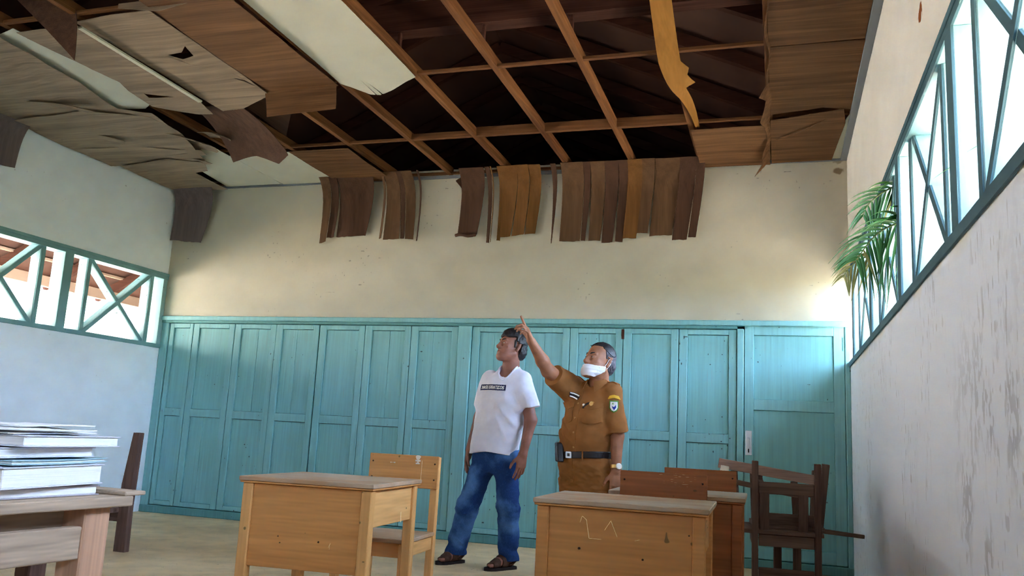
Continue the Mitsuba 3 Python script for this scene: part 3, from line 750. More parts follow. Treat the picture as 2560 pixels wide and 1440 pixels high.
for x in (.07, .275):
    part(t, 'slat', mv(bar([x, .015, .49], [x, .0, .69], .052, .014, up=(0, 1, 0))), 'm_dark_wood')
t = thing('old_chair', 'old dark wooden chair turned upside down on the seat of the upright one', 'chair')
mv2 = mover((-.11, 5.07, .4935), .10)
part(t, 'seat', mv2(cbox(-.03, .35, .0, .36, 0, .024, .003)), 'm_dark_wood_x')
part(t, 'front_rail', mv2(cbox(-.02, .34, .01, .03, .024, .085, .002)), 'm_dark_wood_x')
for (x, y, dx, dy, hh) in ((0.005, .03, .0, 0, .24), (.325, .03, .035, -.02, .345), (.0, .32, -.01, 0, .30), (.33, .32, .02, .02, .30)):
    part(t, 'leg', mv2(bar([x, y, .024], [x + dx, y + dy, .024 + hh], .038, .038, up=(0, 1, 0))), 'm_dark_wood')
part(t, 'stretcher', mv2(bar([.0, .32, .22], [.35, .33, .19], .02, .05)), 'm_dark_wood_x')
t = thing('chair_frame', 'broken pale topped chair back leaning across the pile of dark chairs', 'chair frame')
A, B = np.array([-.345, 5.25, .835]), np.array([.20, 5.30, .765])
part(t, 'top_rail', bar(A, B, .03, .056), 'm_pale_board')
part(t, 'end_block', bar(A + [.01, 0, -.03], A + [.06, 0, -.037], .028, .04), 'm_white_paint')
part(t, 'lower_rail', bar(A + [.06, .015, -.10], B + [-.05, .015, -.10], .03, .03), 'm_dark_wood_x')
for u in (.16, .42, .78):
    q = A + (B - A) * u
    part(t, 'upright', bar(q + [0, .012, -.03], q + [.02, .05, -.36], .04, .03, up=(0, 1, 0)), 'm_dark_wood')
part(t, 'foot_rail', bar(A + [.1, .06, -.36], B + [.02, .06, -.34], .03, .04), 'm_dark_wood_x')
solo('wooden_stick', bar([.02, 5.13, .512], [.455, 5.33, .468], .032, .03, taper=.7), 'm_dark_wood_x', 'dark wooden stick jutting from the chair pile towards the right wall', 'stick')

# ------------------------------------------------------------------ old table, bench chair and pile of books at the left
mat('m_old_wood', dif(proc(wood_fn(lin(140, 122, 104), lin(196, 174, 150), 1, .9)), .75))
mat('m_old_wood_z', dif(proc(wood_fn(lin(160, 122, 98), lin(206, 164, 134), 2, .9)), .75))
t = thing('old_table', 'big weathered wooden table at the left edge carrying the pile of books', 'table')
mvt = mover((-1.712, 1.99, 0), -.075)
part(t, 'tabletop', mvt(cbox(-1.1, .0, -1.0, .0, .683, .71, .003)), 'm_old_wood')
part(t, 'loose_edge_board', mvt(cbox(-.27, -.002, -.030, .045, .7105, .722, .003)), 'm_old_wood')
part(t, 'apron', mvt(cbox(-.085, -.05, -.95, -.105, .548, .632, .003)), 'm_old_wood')
part(t, 'apron', mvt(cbox(-.15, -.12, -.95, -.105, .60, .683, .003)), 'm_old_wood')
part(t, 'apron', mvt(cbox(-1.0, -.07, -.055, -.03, .59, .683, .003)), 'm_old_wood')
for x, y in ((-.128, -.118), (-.128, -.98), (-1.03, -.118), (-1.03, -.98)):
    lg = part(t, 'leg', mvt(cbox(x, x + .085, y, y + .085, 0, .683, .004)), 'm_old_wood_z')
part(t, 'stretcher', mvt(cbox(-1.0, -.08, -.12, -.09, .40, .46, .003)), 'm_old_wood')
part(t, 'stretcher', mvt(cbox(-.54, -.50, -.95, -.13, .43, .47, .003)), 'm_old_wood')
part(t, 'leg', mvt(cbox(-.42, -.36, .0, .06, 0, .55, .004)), 'm_dark_wood')  # leg in shadow: its shade is put into the darker wood colour

t = thing('bench_chair', 'dark purple brown chair with one tall tapering back post, behind the left table', 'chair')
bp = trimesh.creation.extrude_polygon(sg.Polygon([(-4.405, 0), (-4.315, 0), (-4.322, .3), (-4.308, .815), (-4.358, .815), (-4.405, .45)]), .05, engine='earcut')
bp.vertices = np.c_[bp.vertices[:, 0], 5.03 - bp.vertices[:, 2], bp.vertices[:, 1]]
bp.fix_normals()
part(t, 'back_post', bp, 'm_dark_wood')
part(t, 'seat', cbox(-4.78, -4.40, 4.72, 5.02, .262, .295, .003), 'm_dark_wood_x')
part(t, 'side_rail', cbox(-4.74, -4.40, 4.985, 5.02, .20, .262, .003), 'm_dark_wood_x')
for x, y in ((-4.72, 4.76), (-4.42, 4.76), (-4.72, 5.0)):
    part(t, 'leg', cbox(x - .025, x + .025, y - .025, y + .025, 0, .262, .003), 'm_dark_wood')

def paper_fn(p, n, uv):
    s = noise(3., 1., p.z * 1400) * .6 + noise(p.x * 5, p.y * 9, p.z * 500) * .4
    return mix(lin(222, 222, 218), lin(250, 250, 250), s)
mat('m_paper', dif(proc(paper_fn), .9))
mat('m_cover', dif(lin(214, 216, 226), .6))
mat('m_cover_grey', dif(lin(176, 170, 176), .6))
mat('m_cover_teal', dif(lin(168, 196, 200), .6))


def book(label, x, y, z, rz, L, Wd, th, cover, sag=.0, tilt=0.0):
    """page edges face +x; L along y, Wd along x"""
    t = thing('ledger_book', label, 'book', 'books on the left table')
    T = lambda m: place(place(m, (0, 0, 0), 0, rx=tilt), (x, y, z), rz)
    def bend(m):
        m = m.subdivide().subdivide()
        v = m.vertices.copy()
        v[:, 2] += sag * (1 - (v[:, 1] / (L / 2)) ** 2) * 1.0
        m.vertices = v
        return m
    part(t, 'pages', T(bend(cham(Wd - .012, L - .01, th - .006, .002))), 'm_paper')
    for s in (-1, 1):
        part(t, 'cover', T(bend(place(cham(Wd, L, .0028, .001), (0, 0, s * (th / 2 - .0014))))), cover)
    part(t, 'spine', T(bend(place(cham(.004, L, th - .003, .0015), (-Wd / 2, 0, 0)))), cover)
    return t


bx = -1.90
book('grey ledger at the bottom of the pile on the left table', bx - .02, 1.765, .7240, -.06, .36, .25, .026, 'm_cover_grey')
book('thick white ledger with clean page edges, second from the bottom of the pile', bx, 1.765, .766, .03, .335, .26, .052, 'm_cover', tilt=.012)
book('thin pale folder under the third ledger, with lifting corners', bx - .01, 1.79, .8025, .08, .34, .25, .012, 'm_cover_teal', sag=-.002, tilt=.008)
book('white ledger in the middle of the pile, set back from the others', bx - .02, 1.765, .8245, -.02, .30, .25, .026, 'm_cover', sag=.001, tilt=.006)
book('white ledger near the top of the pile, jutting towards the back wall', bx + .01, 1.80, .8545, .05, .34, .26, .028, 'm_cover', tilt=.0)
for i, (dx, dy, dz, rz, lift) in enumerate(((-.01, -.01, .8715, .04, .005), (.02, -.05, .8795, -.12, .008), (-.02, .0, .8895, .16, .008))):
    def pf(u, v, dx=dx, dy=dy, dz=dz, rz=rz, lift=lift, i=i):
        c, s = math.cos(rz), math.sin(rz)
        z = dz + lift * (.35 * np.sin(u * 20 + i) * np.sin(v * 13 + i * 2) + .35) + .55 * np.clip(v - .12, 0, 1) ** 2 * (3 + i)
        return np.c_[bx + dx + c * u - s * v, 1.78 + dy + s * u + c * v, z]
    lab = ['loose white sheet lying lowest on top of the book pile', 'loose white sheet with a curled corner on the book pile, near the edge', 'topmost loose white sheet of the book pile'][i]
    solo('paper_sheet', sheet([(-.11, -.15), (.11, -.15), (.11, .15), (-.11, .15)], pf, .0025, .03), 'm_paper', lab, 'paper', 'loose papers on the books', smooth=40)
# ------------------------------------------------------------------ people: smooth distance fields meshed with surface nets
V3 = lambda *a: np.array(a, float)


def along(pts):
    pts = np.array(pts)
    def f(u):
        i = np.clip(np.floor(u).astype(int), 0, len(pts) - 2)
        return pts[i] + (u - i)[:, None] * (pts[i + 1] - pts[i])
    return f

def unit(v): v = np.asarray(v, float); return v / np.linalg.norm(v)


def cone(a, b, ra, rb):
    a, b = np.asarray(a, float), np.asarray(b, float)
    ba = b - a
    L2 = max(ba @ ba, 1e-12)
    def f(p):
        h = np.clip((p - a) @ ba / L2, 0, 1)
        return np.linalg.norm(p - a - h[:, None] * ba, axis=1) - (ra + (rb - ra) * h)
    f.ball = ((a + b) / 2, np.linalg.norm(ba) / 2 + max(ra, rb))
    return f


def ell(c, r, M=np.eye(3)):
    """ellipsoid; columns of M are its axes"""
    c, r = np.asarray(c, float), np.asarray(r, float)
    def f(p):
        q = (p - c) @ M
        k0 = np.linalg.norm(q / r, axis=1)
        k1 = np.linalg.norm(q / r ** 2, axis=1)
        return np.where(k1 > 1e-9, k0 * (k0 - 1) / np.maximum(k1, 1e-9), -r.min())
    f.ball = (c, r.max())
    return f


def smin(a, b, k):
    if k <= 0: return np.minimum(a, b)
    h = np.maximum(k - np.abs(a - b), 0) / k
    return np.minimum(a, b) - h * h * k * .25


def union(fs, k=.0):
    """smooth union; members that are far from a point are left out of it"""
    fs = list(fs)
    balls = [getattr(f, 'ball', None) for f in fs]
    def g(p):
        d = np.full(len(p), 1.0)
        for f, b in zip(fs, balls):
            if b is None:
                d = smin(d, f(p), k)
            else:
                far = np.linalg.norm(p - b[0], axis=1) - b[1]
                m = far < np.minimum(d + k, .12)
                if m.any(): d[m] = smin(d[m], f(p[m]), k)
                d[~m] = np.minimum(d[~m], np.maximum(far[~m], .02))
        return d
    if all(b is not None for b in balls):
        c = np.mean([b[0] for b in balls], 0)
        g.ball = (c, max(np.linalg.norm(b[0] - c) + b[1] for b in balls))
    return g


def loft(rings, fwd, pw=2.3):
    """rings (z, x, y, half width, half depth, [forward push]) around a standing axis; fwd: facing direction"""
    from scipy.interpolate import PchipInterpolator
    R = np.array([list(r) for r in rings], float)
    I = PchipInterpolator(R[:, 0], R[:, 1:])
    f2 = unit([fwd[0], fwd[1]])
    l2 = np.array([-f2[1], f2[0]])
    z0, z1 = R[0, 0], R[-1, 0]
    def g(p):
        z = np.clip(p[:, 2], z0, z1)
        q = I(z)
        d = p[:, :2] - q[:, :2]
        u, v = np.abs(d @ l2), np.abs(d @ f2)
        a, b = q[:, 2], q[:, 3]
        s = ((u / a) ** pw + (v / b) ** pw) ** (1 / pw)
        dd = (s - 1) * np.minimum(a, b)
        dz = np.maximum(z0 - p[:, 2], p[:, 2] - z1)
        return np.where(dz > 0, np.sqrt(np.maximum(dd, 0) ** 2 + dz ** 2), np.maximum(dd, dz))
    g.ball = (V3(R[:, 1].mean(), R[:, 2].mean(), (z0 + z1) / 2), (z1 - z0) / 2 + R[:, 3].max())
    return g


def nets(f, lo, hi, h, smooth=1):
    """surface nets of f < 0 on a grid that is only evaluated near the surface"""
    lo = np.asarray(lo, float)
    B = 6
    nb = np.ceil((np.asarray(hi) - lo) / (h * B)).astype(int)
    n = nb * B + 1
    ib = np.stack(np.meshgrid(*[np.arange(k) for k in nb], indexing='ij'), -1).reshape(-1, 3)
    dc = f(lo + (ib + .5) * h * B)
    act = np.abs(dc) < h * B * 1.75
    Vv = np.ones(n, np.float32)
    for i, d in zip(ib[~act], dc[~act]):
        if d < 0: Vv[i[0] * B:i[0] * B + B + 1, i[1] * B:i[1] * B + B + 1, i[2] * B:i[2] * B + B + 1] = -1
    loc = np.stack(np.meshgrid(*[np.arange(B + 1)] * 3, indexing='ij'), -1).reshape(-1, 3)
    A = ib[act] * B
    for s in range(0, len(A), 1500):
        idx = (A[s:s + 1500, None] + loc[None]).reshape(-1, 3)
        Vv[idx[:, 0], idx[:, 1], idx[:, 2]] = f(lo + idx * h)
    S = Vv < 0
    cnt = sum(S[i:n[0] - 1 + i, j:n[1] - 1 + j, k:n[2] - 1 + k].astype(np.uint8) for i, j, k in np.ndindex(2, 2, 2))
    cells = np.argwhere((cnt > 0) & (cnt < 8))
    num = np.full(cnt.shape, -1, np.int32)
    num[tuple(cells.T)] = np.arange(len(cells))
    pos, c = np.zeros((len(cells), 3)), np.zeros(len(cells))
    for a in np.ndindex(2, 2, 2):
        for ax in range(3):
            if a[ax]: continue
            b = np.array(a); b[ax] = 1
            va, vb = Vv[tuple((cells + a).T)], Vv[tuple((cells + b).T)]
            x = (va < 0) != (vb < 0)
            t = np.where(x, va / np.where(x, va - vb, 1), 0)
            e = np.tile(np.array(a, float), (len(cells), 1)); e[:, ax] = t
            pos[x] += e[x]; c += x
    P = lo + (cells + pos / c[:, None]) * h
    F = []
    for ax in range(3):
        o1, o2 = (ax + 1) % 3, (ax + 2) % 3
        sl = [slice(0, None)] * 3
        s0, s1 = list(sl), list(sl)
        s0[ax], s1[ax] = slice(0, -1), slice(1, None)
        ed = np.argwhere(S[tuple(s0)] != S[tuple(s1)])
        ok = (ed[:, o1] > 0) & (ed[:, o2] > 0) & (ed[:, o1] < n[o1] - 1) & (ed[:, o2] < n[o2] - 1)
        ed = ed[ok]
        q = []
        for d1, d2 in ((1, 1), (0, 1), (0, 0), (1, 0)):
            e = ed.copy(); e[:, o1] -= d1; e[:, o2] -= d2
            q.append(num[tuple(e.T)])
        q = np.stack(q, 1)
        fl = ~S[tuple(ed.T)]
        q[fl] = q[fl][:, ::-1]
        F += [q[:, [0, 1, 2]], q[:, [0, 2, 3]]]
    m = trimesh.Trimesh(P, np.vstack(F), process=False)
    if m.volume < 0: m.invert()
    if smooth:
        from scipy.sparse import coo_matrix
        e = np.unique(np.sort(np.vstack([m.faces[:, [0, 1]], m.faces[:, [1, 2]], m.faces[:, [2, 0]]]), 1), axis=0)
        k = len(P)
        A_ = coo_matrix((np.ones(2 * len(e)), (np.r_[e[:, 0], e[:, 1]], np.r_[e[:, 1], e[:, 0]])), shape=(k, k)).tocsr()
        dg = np.asarray(A_.sum(1)).ravel()
        w = np.array(m.vertices)
        for step in (.5, -.53) * smooth:
            w = np.where(dg[:, None] > 0, w + step * (A_ @ w / np.maximum(dg, 1)[:, None] - w), w)
        m.vertices = w
    return m


def conform(poly, c, right, up, n, sdf, t=.003, edge=.010):
    """a flat outline laid on the surface sdf = 0, t thick: the print, the pocket, the badge"""
    c, right, up, n = (np.asarray(v, float) for v in (c, right, up, n))
    ms = []
    if isinstance(poly, trimesh.Trimesh):
        ms.append(poly)
    else:
        for g in getattr(poly, 'geoms', [poly]):
            ms.append(trimesh.creation.extrude_polygon(g, 1.0, engine='earcut'))
    m = trimesh.util.concatenate(ms)
    v = m.vertices.copy()
    top = v[:, 2] > v[:, 2].mean()
    w = np.c_[v[:, :2], top * 1e-4]
    w, f = trimesh.remesh.subdivide_to_size(w, m.faces, edge, max_iter=10)
    m = trimesh.Trimesh(w, f, process=True)
    w = m.vertices
    lift = -.0025 + (w[:, 2] > .5e-4) * (t + .0025)
    p = c + w[:, :1] * right + w[:, 1:2] * up + n * .14
    for _ in range(40):
        d = sdf(p) - lift
        p = p - n * np.clip(d * .8, -.02, .02)[:, None]
    return trimesh.Trimesh(p, m.faces, process=False)


def hand(wrist, fwd, back, thumb, s=1.0, curl=(.25, .3, .35, .4), tcurl=.3, spread=.10):
    """fwd: wrist to knuckles; back: out of the back of the hand; thumb: towards the thumb side; curl: bend of each finger (index .. little)"""
    fwd, back = unit(fwd), np.asarray(back, float)
    back = unit(back - fwd * (back @ fwd))
    side = unit(np.asarray(thumb, float) - fwd * (np.asarray(thumb) @ fwd) - back * (np.asarray(thumb) @ back))
    W = np.asarray(wrist, float)
    palm, fing = [], []
    kn = []
    for i, (o, l) in enumerate(((.027, .088), (.009, .092), (-.009, .088), (-.026, .080))):
        k = W + (fwd * l + side * o + back * (.004 - .002 * abs(i - 1.3))) * s
        kn.append(k)
        palm.append(cone(W + side * o * .55 * s, k, .0165 * s, .0118 * s))
    palm.append(cone(W + side * .014 * s - back * .006 * s, W + (fwd * .05 + side * .03 - back * .010) * s, .016 * s, .015 * s))
    palm.append(cone(W - back * .004 * s - side * .012 * s, W + (fwd * .06 - side * .022 - back * .006) * s, .015 * s, .012 * s))
    for i, (L, r) in enumerate((((.041, .025, .020), .0088), ((.045, .029, .021), .0090), ((.042, .027, .020), .0085), ((.033, .020, .018), .0075))):
        ang, p = curl[i] * .55, kn[i]
        sp = spread * (1.2 - i * .8)
        d0 = unit(fwd + side * sp)
        for j, l in enumerate(L):
            ang = curl[i] * (.55, 1.5, 2.2)[j]
            d = d0 * math.cos(ang) - back * math.sin(ang)
            q = p + d * l * s
            fing.append((i, cone(p, q, r * s * (1 - .08 * j), r * s * (.93 - .08 * j))))
            p = q
    p = W + (fwd * .026 + side * .026 - back * .006) * s
    d = unit(fwd * .72 + side * .62 - back * (.18 + tcurl * .3))
    tl = []
    for j, (l, r) in enumerate(((.040, .0125), (.031, .0102), (.026, .0092))):
        q = p + d * l * s
        tl.append(cone(p, q, r * s, r * s * .9))
        p = q
        d = unit(d - side * (.15 + tcurl * .8) - back * tcurl * .35 + fwd * .12)
    groups = [union(palm, .012 * s)] + [union([f for k, f in fing if k == i], .004 * s) for i in range(4)] + [union(tl, .006 * s)]
    return union(groups, .0055 * s)


def head(c, face, up, s=1.0, jaw=1.0, lid=.0):
    """returns the distance field of a head with a face and its frame (columns: left, forward, up)"""
    f = unit(face)
    u = np.asarray(up, float); u = unit(u - f * (u @ f))
    l = np.cross(u, f)
    M = np.stack([l, f, u], 1)
    c = np.asarray(c, float)
    P = lambda a, b, d: c + M @ (np.array([a, b, d]) * s)
    E = lambda q, r: ell(P(*q), np.array(r) * s, M)
    C = lambda a, b, ra, rb: cone(P(*a), P(*b), ra * s, rb * s)
    skull = union([E((0, -.012, .036), (.075, .095, .084)), E((0, .030, -.034), (.060 * jaw, .063, .083)), E((0, .018, -.075), (.052 * jaw, .062, .045)),
                   C((-.052, -.005, -.058), (-.018, .066, -.098), .022, .018), C((.052, -.005, -.058), (.018, .066, -.098), .022, .018), C((-.014, .068, -.100), (.014, .068, -.100), .019, .019)], .03 * s)
    feats = [union([C((-.040, .071, .025), (-.012, .085, .022), .009, .010), C((.040, .071, .025), (.012, .085, .022), .009, .010)], .008 * s),
             C((0, .086, .010), (0, .108, -.030), .0085, .0125), C((-.013, .094, -.036), (.013, .094, -.036), .0095, .0095), C((0, .086, -.034), (0, .107, -.034), .012, .0115),
             E((0, .086, -.0605), (.024, .011, .0062)), E((0, .085, -.0715), (.021, .011, .0072)), C((-.042, .055, -.018), (-.030, .074, -.022), .016, .012), C((.042, .055, -.018), (.030, .074, -.022), .016, .012)]
    face_ = union([skull] + feats, .012 * s)
    sockets = [E((sx * .031, .095, .003), (.021, .0185, .0135)) for sx in (-1, 1)]
    lids = union([E((sx * .031, .0735, .003), (.0150, .0140, .0120)) for sx in (-1, 1)], 0)
    mouth = E((0, .098, -.0662), (.021, .010, .0016))
    ears = []
    for sx in (-1, 1):
        ears.append(union([C((sx * .074, -.012, -.035), (sx * .080, -.020, .002), .0085, .008), C((sx * .080, -.020, .002), (sx * .083, -.030, .022), .008, .007), C((sx * .083, -.030, .022), (sx * .079, -.006, .024), .006, .0055), C((sx * .076, -.012, -.034), (sx * .079, -.030, .0), .008, .0065)], .007 * s))
    def g(p):
        d = face_(p)
        for q in sockets: d = -smin(-d, q(p), .010 * s)
        d = smin(d, lids(p), .004 * s)
        d = -smin(-d, mouth(p), .003 * s)
        for q in ears: d = smin(d, q(p), .006 * s)
        return d
    g.ball = (c, .155 * s)
    g.skull, g.P, g.M, g.c, g.s = skull, P, M, c, s
    return g


def local(h, p): return ((p - h.c) @ h.M) / h.s


def wrinkle(p, s, seed): return meshkit.fbm(p * s + seed, 3) - .5


def grow(f, r):
    g = lambda p: f(p) - r
    b = f.ball
    g.ball = (b[0], b[1] + r + .01)
    return g


def skin_fn(a, b, s):
    def fn(p, n, uv):
        t = fbm(p.x * 14 + s, p.y * 14, p.z * 14, 3)
        q = noise(p.x * 160 + s, p.y * 160, p.z * 160)
        return mix(a, b, dr.clip((t - .25) * 1.8, 0, 1)) * (.95 + .1 * q)
    return fn


mat('m_skin', dif(proc(skin_fn(lin(132, 84, 66), lin(158, 104, 84), 1.0)), .5, .4))
mat('m_skin_b', dif(proc(skin_fn(lin(150, 98, 70), lin(178, 122, 90), 4.0)), .5, .4))
mat('m_hair', dif(proc(lambda p, n, uv: mix(lin(14, 12, 13), lin(40, 36, 38), noise(p.x * 130, p.y * 130, p.z * 60))), .5, .5))
mat('m_hair_grey', dif(proc(lambda p, n, uv: mix(lin(30, 28, 32), lin(112, 106, 112), noise(p.x * 160, p.y * 160, p.z * 60))), .6, .3))
mat('m_eye', dif(lin(158, 146, 138), .3, .5))
mat('m_lip', dif(lin(116, 62, 56), .45, .4))
mat('m_iris', dif(lin(22, 14, 10), .2, .5))
mat('m_tshirt', dif(proc(lambda p, n, uv: mix(lin(222, 220, 232), lin(236, 234, 244), fbm(p.x * 30, p.y * 30, p.z * 30, 2))), .9, .1))
mat('m_navy', dif(lin(34, 36, 74), .8))
def jeans_fn(p, n, uv):
    w = fbm(p.x * 5, p.y * 5, p.z * 3.2, 4)
    t = noise(p.x * 300, p.y * 300, p.z * 90)
    fade = smoothstep(.48, .68, w)
    return mix(lin(38, 62, 112), lin(92, 136, 190), dr.clip(fade * .85 + (t - .5) * .25, 0, 1))
mat('m_jeans', dif(proc(jeans_fn), .9, .1))
KH = lambda p, n, uv: mix(lin(134, 86, 46), lin(154, 102, 58), fbm(p.x * 26, p.y * 26, p.z * 26, 3))
mat('m_khaki', dif(proc(KH), .85, .15))
mat('m_button', dif(lin(178, 136, 84), .5))
mat('m_sandal', dif(proc(lambda p, n, uv: mix(lin(58, 38, 30), lin(92, 64, 50), fbm(p.x * 40, p.y * 40, p.z * 40, 2))), .6))
mat('m_sole', dif(lin(40, 32, 30), .8))
mat('m_leather', dif(lin(26, 20, 22), .45, .5))
mat('m_mask', dif(lin(238, 236, 240), .9, .1))
mat('m_gold', {'type': 'principled', 'base_color': {'type': 'rgb', 'value': [.85, .58, .22]}, 'metallic': .8, 'roughness': .35})
mat('m_badge_white', dif(lin(240, 238, 232), .6))
mat('m_badge_green', dif(lin(96, 140, 62), .6))
mat('m_badge_blue', dif(lin(36, 52, 140), .6))
mat('m_badge_yellow', dif(lin(224, 176, 60), .7))


def mesh(f, lo, hi, h): return nets(f, lo, hi, h)


def bounds(fs, pad=.02):
    lo = np.min([b.ball[0] - b.ball[1] for b in fs], 0) - pad
    hi = np.max([b.ball[0] + b.ball[1] for b in fs], 0) + pad
    return lo, hi


def eyes(t, h, look=(0, 0)):
    for sx in (-1, 1):
        e = part(t, 'eye', mesh(ell(h.P(sx * .031, .0745, .0005), np.array([.0125, .0138, .0058]) * h.s, h.M), h.P(sx * .031, .0745, .0005) - .02, h.P(sx * .031, .0745, .0005) + .02, .0016), 'm_eye', smooth=True)
        q = h.P(sx * .031 - look[0], .0800, .001 + look[1])
        part(e, 'iris', mesh(ell(q, np.array([.0072, .0088, .0054]) * h.s, h.M), q - .012, q + .012, .0014), 'm_iris', smooth=True)
        a = [h.P(sx * (.014 + .034 * k), .0905 - .026 * k ** 1.6 + .002, .021 + .008 * math.sin(2.4 * k)) for k in np.linspace(0, 1, 6)]
        part(t, 'eyebrow', tube(a, np.array([.0042, .0056, .0056, .0050, .0040, .002]) * h.s, 6), 'm_hair', smooth=True)


def stand_foot(heel, toe, zt=.0):
    """a foot in a sandal: returns the foot's field and the sandal's outline points"""
    heel, toe = V3(*heel), V3(*toe)
    d = unit(toe - heel); L = np.linalg.norm(toe - heel)
    s = np.array([-d[1], d[0], 0])
    P = lambda a, b, z: heel + d * a * L + s * b + [0, 0, z]
    fs = [cone(P(.14, 0, .045), P(.45, .002, .052), .030, .032), cone(P(.2, 0, .075), P(.5, 0, .055), .030, .030), cone(P(.45, .01, .05), P(.74, .018, .038), .026, .019), cone(P(.45, -.012, .048), P(.70, -.020, .036), .024, .017)]
    toes = [cone(P(.74, .030, .034), P(.93, .030, .031), .013, .0125), cone(P(.73, .010, .034), P(.92, .009, .030), .010, .009), cone(P(.72, -.006, .033), P(.88, -.009, .029), .0095, .0085), cone(P(.70, -.020, .032), P(.83, -.025, .028), .009, .008), cone(P(.67, -.033, .031), P(.78, -.038, .027), .009, .008)]
    return union([union(fs, .03)] + toes, .008), P, d, s, L


# ================================================================== the man in the white T-shirt
def man_tshirt():
    t = thing('person', 'man in white T-shirt and blue jeans with brown sandals, standing and looking up', 'person')
    F = unit([-.27, -.963, 0])
    Lf = np.array([-F[1], F[0], 0])          # his right
    Lf = -Lf if Lf[0] < 0 else Lf            # his left is towards +x
    h = head((-1.862, 5.835, 1.572), (-.640, -.745, .19), (.10, .12, 1), .985)
    lsh, rsh = V3(-1.760, 5.844, 1.318), V3(-2.040, 5.922, 1.318)
    lel, rel = V3(-1.690, 5.845, 1.045), V3(-2.128, 5.985, 1.045)
    lwr, rwr = V3(-1.722, 5.800, .805), V3(-2.180, 5.950, .815)
    hl = hand(lwr, (-.12, -.06, -1), Lf * .75 + F * .45, F - Lf * .2, 1.0, (.20, .28, .34, .42), .15, .10)
    hr = hand(rwr, (-.12, -.06, -1), -Lf * .85 + F * .25, F, .97, (.25, .3, .36, .42), .2)
    torso = loft([(.76, -1.965, 5.915, .110, .075), (.9, -1.962, 5.905, .140, .100), (1.05, -1.945, 5.89, .145, .108), (1.25, -1.915, 5.882, .150, .095), (1.33, -1.893, 5.877, .11, .07), (1.40, -1.876, 5.872, .055, .05)], F)
    fl, Pl, dl, sl, Ll = stand_foot((-1.803, 5.983, .004), (-1.945, 5.775, .004))
    fr, Pr, d_r, s_r, Lr = stand_foot((-2.215, 6.03, .004), (-2.330, 5.825, .004))
    lhip, lkn, lan = V3(-1.872, 5.90, .76), V3(-1.832, 5.885, .42), V3(-1.832, 5.950, .085)
    rhip, rkn, ran = V3(-2.045, 5.945, .76), V3(-2.158, 5.935, .41), V3(-2.240, 5.985, .085)
    body = union([h, union([cone((-1.868, 5.873, 1.40), h.P(0, -.028, -.075), .062, .056), cone((-1.868, 5.873, 1.38), h.P(0, -.01, -.06), .060, .05)], .02), torso,
                  union([cone(lsh, lel, .052, .043), cone(lel, lwr, .044, .028)], .02), union([cone(rsh, rel, .052, .043), cone(rel, rwr, .044, .028)], .02), hl, hr,
                  union([cone(lhip, lkn, .066, .048), cone(lkn, lan, .048, .036)], .02), union([cone(rhip, rkn, .066, .048), cone(rkn, ran, .048, .036)], .02), fl, fr], .012)
    part(t, 'body', nets(body, (-2.42, 5.60, .0), (-1.56, 6.14, 1.74), .0036), 'm_skin', smooth=True)
    eyes(t, h, (.004, .002))
    lip = union([ell(h.P(0, .0865, -.0605), np.array([.0245, .0112, .0060]) * h.s, h.M), ell(h.P(0, .0855, -.0715), np.array([.0215, .0112, .0070]) * h.s, h.M)], .002)
    part(t, 'lips', nets(lambda p: np.maximum(lip(p), -ell(h.P(0, .098, -.0662), np.array([.021, .010, .0016]) * h.s, h.M)(p)), h.P(0, .085, -.066) - .035, h.P(0, .085, -.066) + .035, .0018), 'm_lip', smooth=True)

    # hair: thick, with a fringe, sideburns and a full nape
    cap = ell(h.P(0, -.014, .040), np.array([.092, .107, .101]) * h.s, h.M)
    nape = cone(h.P(-.03, -.075, -.02), h.P(.03, -.075, -.02), .042, .042)
    nape2 = cone(h.P(-.03, -.072, -.06), h.P(.03, -.072, -.06), .032, .032)
    def hair(p):
        q = local(h, p)
        d = smin(smin(cap(p), nape(p), .03), nape2(p), .03) - .014 * (meshkit.fbm(q * np.array([70, 46, 30]) + 3, 3) - .45)
        fr_ = .046 + .006 * np.sin(q[:, 0] * 90) + .15 * np.abs(q[:, 0])
        front = np.minimum(q[:, 1] - .012, fr_ - q[:, 2])
        side = np.minimum(q[:, 1] + .012 - .3 * (q[:, 2] - .0), .030 - q[:, 2])
        ear = np.minimum(np.minimum(q[:, 1] + .045, .018 - q[:, 2]), 1)
        low = -.088 - q[:, 2]
        cut = np.maximum(np.maximum(front, side), np.maximum(ear, low))
        d = np.maximum(d, cut * h.s * .8)
        sb = cone(h.P(-.071, .012, .03), h.P(-.071, .008, -.012), .010, .007)
        sb2 = cone(h.P(.071, .012, .03), h.P(.071, .008, -.012), .010, .007)
        return smin(smin(d, sb(p), .006), sb2(p), .006)
    part(t, 'hair', nets(hair, h.c - .16, h.c + .16, .0034), 'm_hair', smooth=True)

    # T-shirt
    sh = loft([(.70, -1.972, 5.907, .186, .138), (.80, -1.972, 5.906, .185, .140), (.9, -1.963, 5.902, .184, .146), (1.0, -1.948, 5.893, .183, .148), (1.15, -1.928, 5.885, .180, .134), (1.26, -1.908, 5.881, .170, .118), (1.33, -1.896, 5.879, .140, .100), (1.375, -1.884, 5.876, .100, .085), (1.41, -1.874, 5.873, .075, .072), (1.435, -1.868, 5.872, .06, .06)], F)
    def sleeve(a, b, tt, r0, r1):
        a, b = np.asarray(a), np.asarray(b)
        e = a + (b - a) * tt; d = unit(b - a)
        c = cone(a - d * .01, b, r0, r1)
        def f(p): return np.maximum(c(p), (p - e) @ d)
        f.ball = c.ball
        return f
    sl1 = sleeve(lsh + V3(-.004, 0, .0), lel + V3(.006, 0, 0), .68, .070, .080)
    sl2 = sleeve(rsh + V3(.004, 0, .0), rel + V3(-.0, 0, 0), .68, .070, .076)
    neck_hole = union([cone(V3(-1.868, 5.873, 1.375) + F * .035, h.P(0, -.01, -.05), .064, .064)], 0)
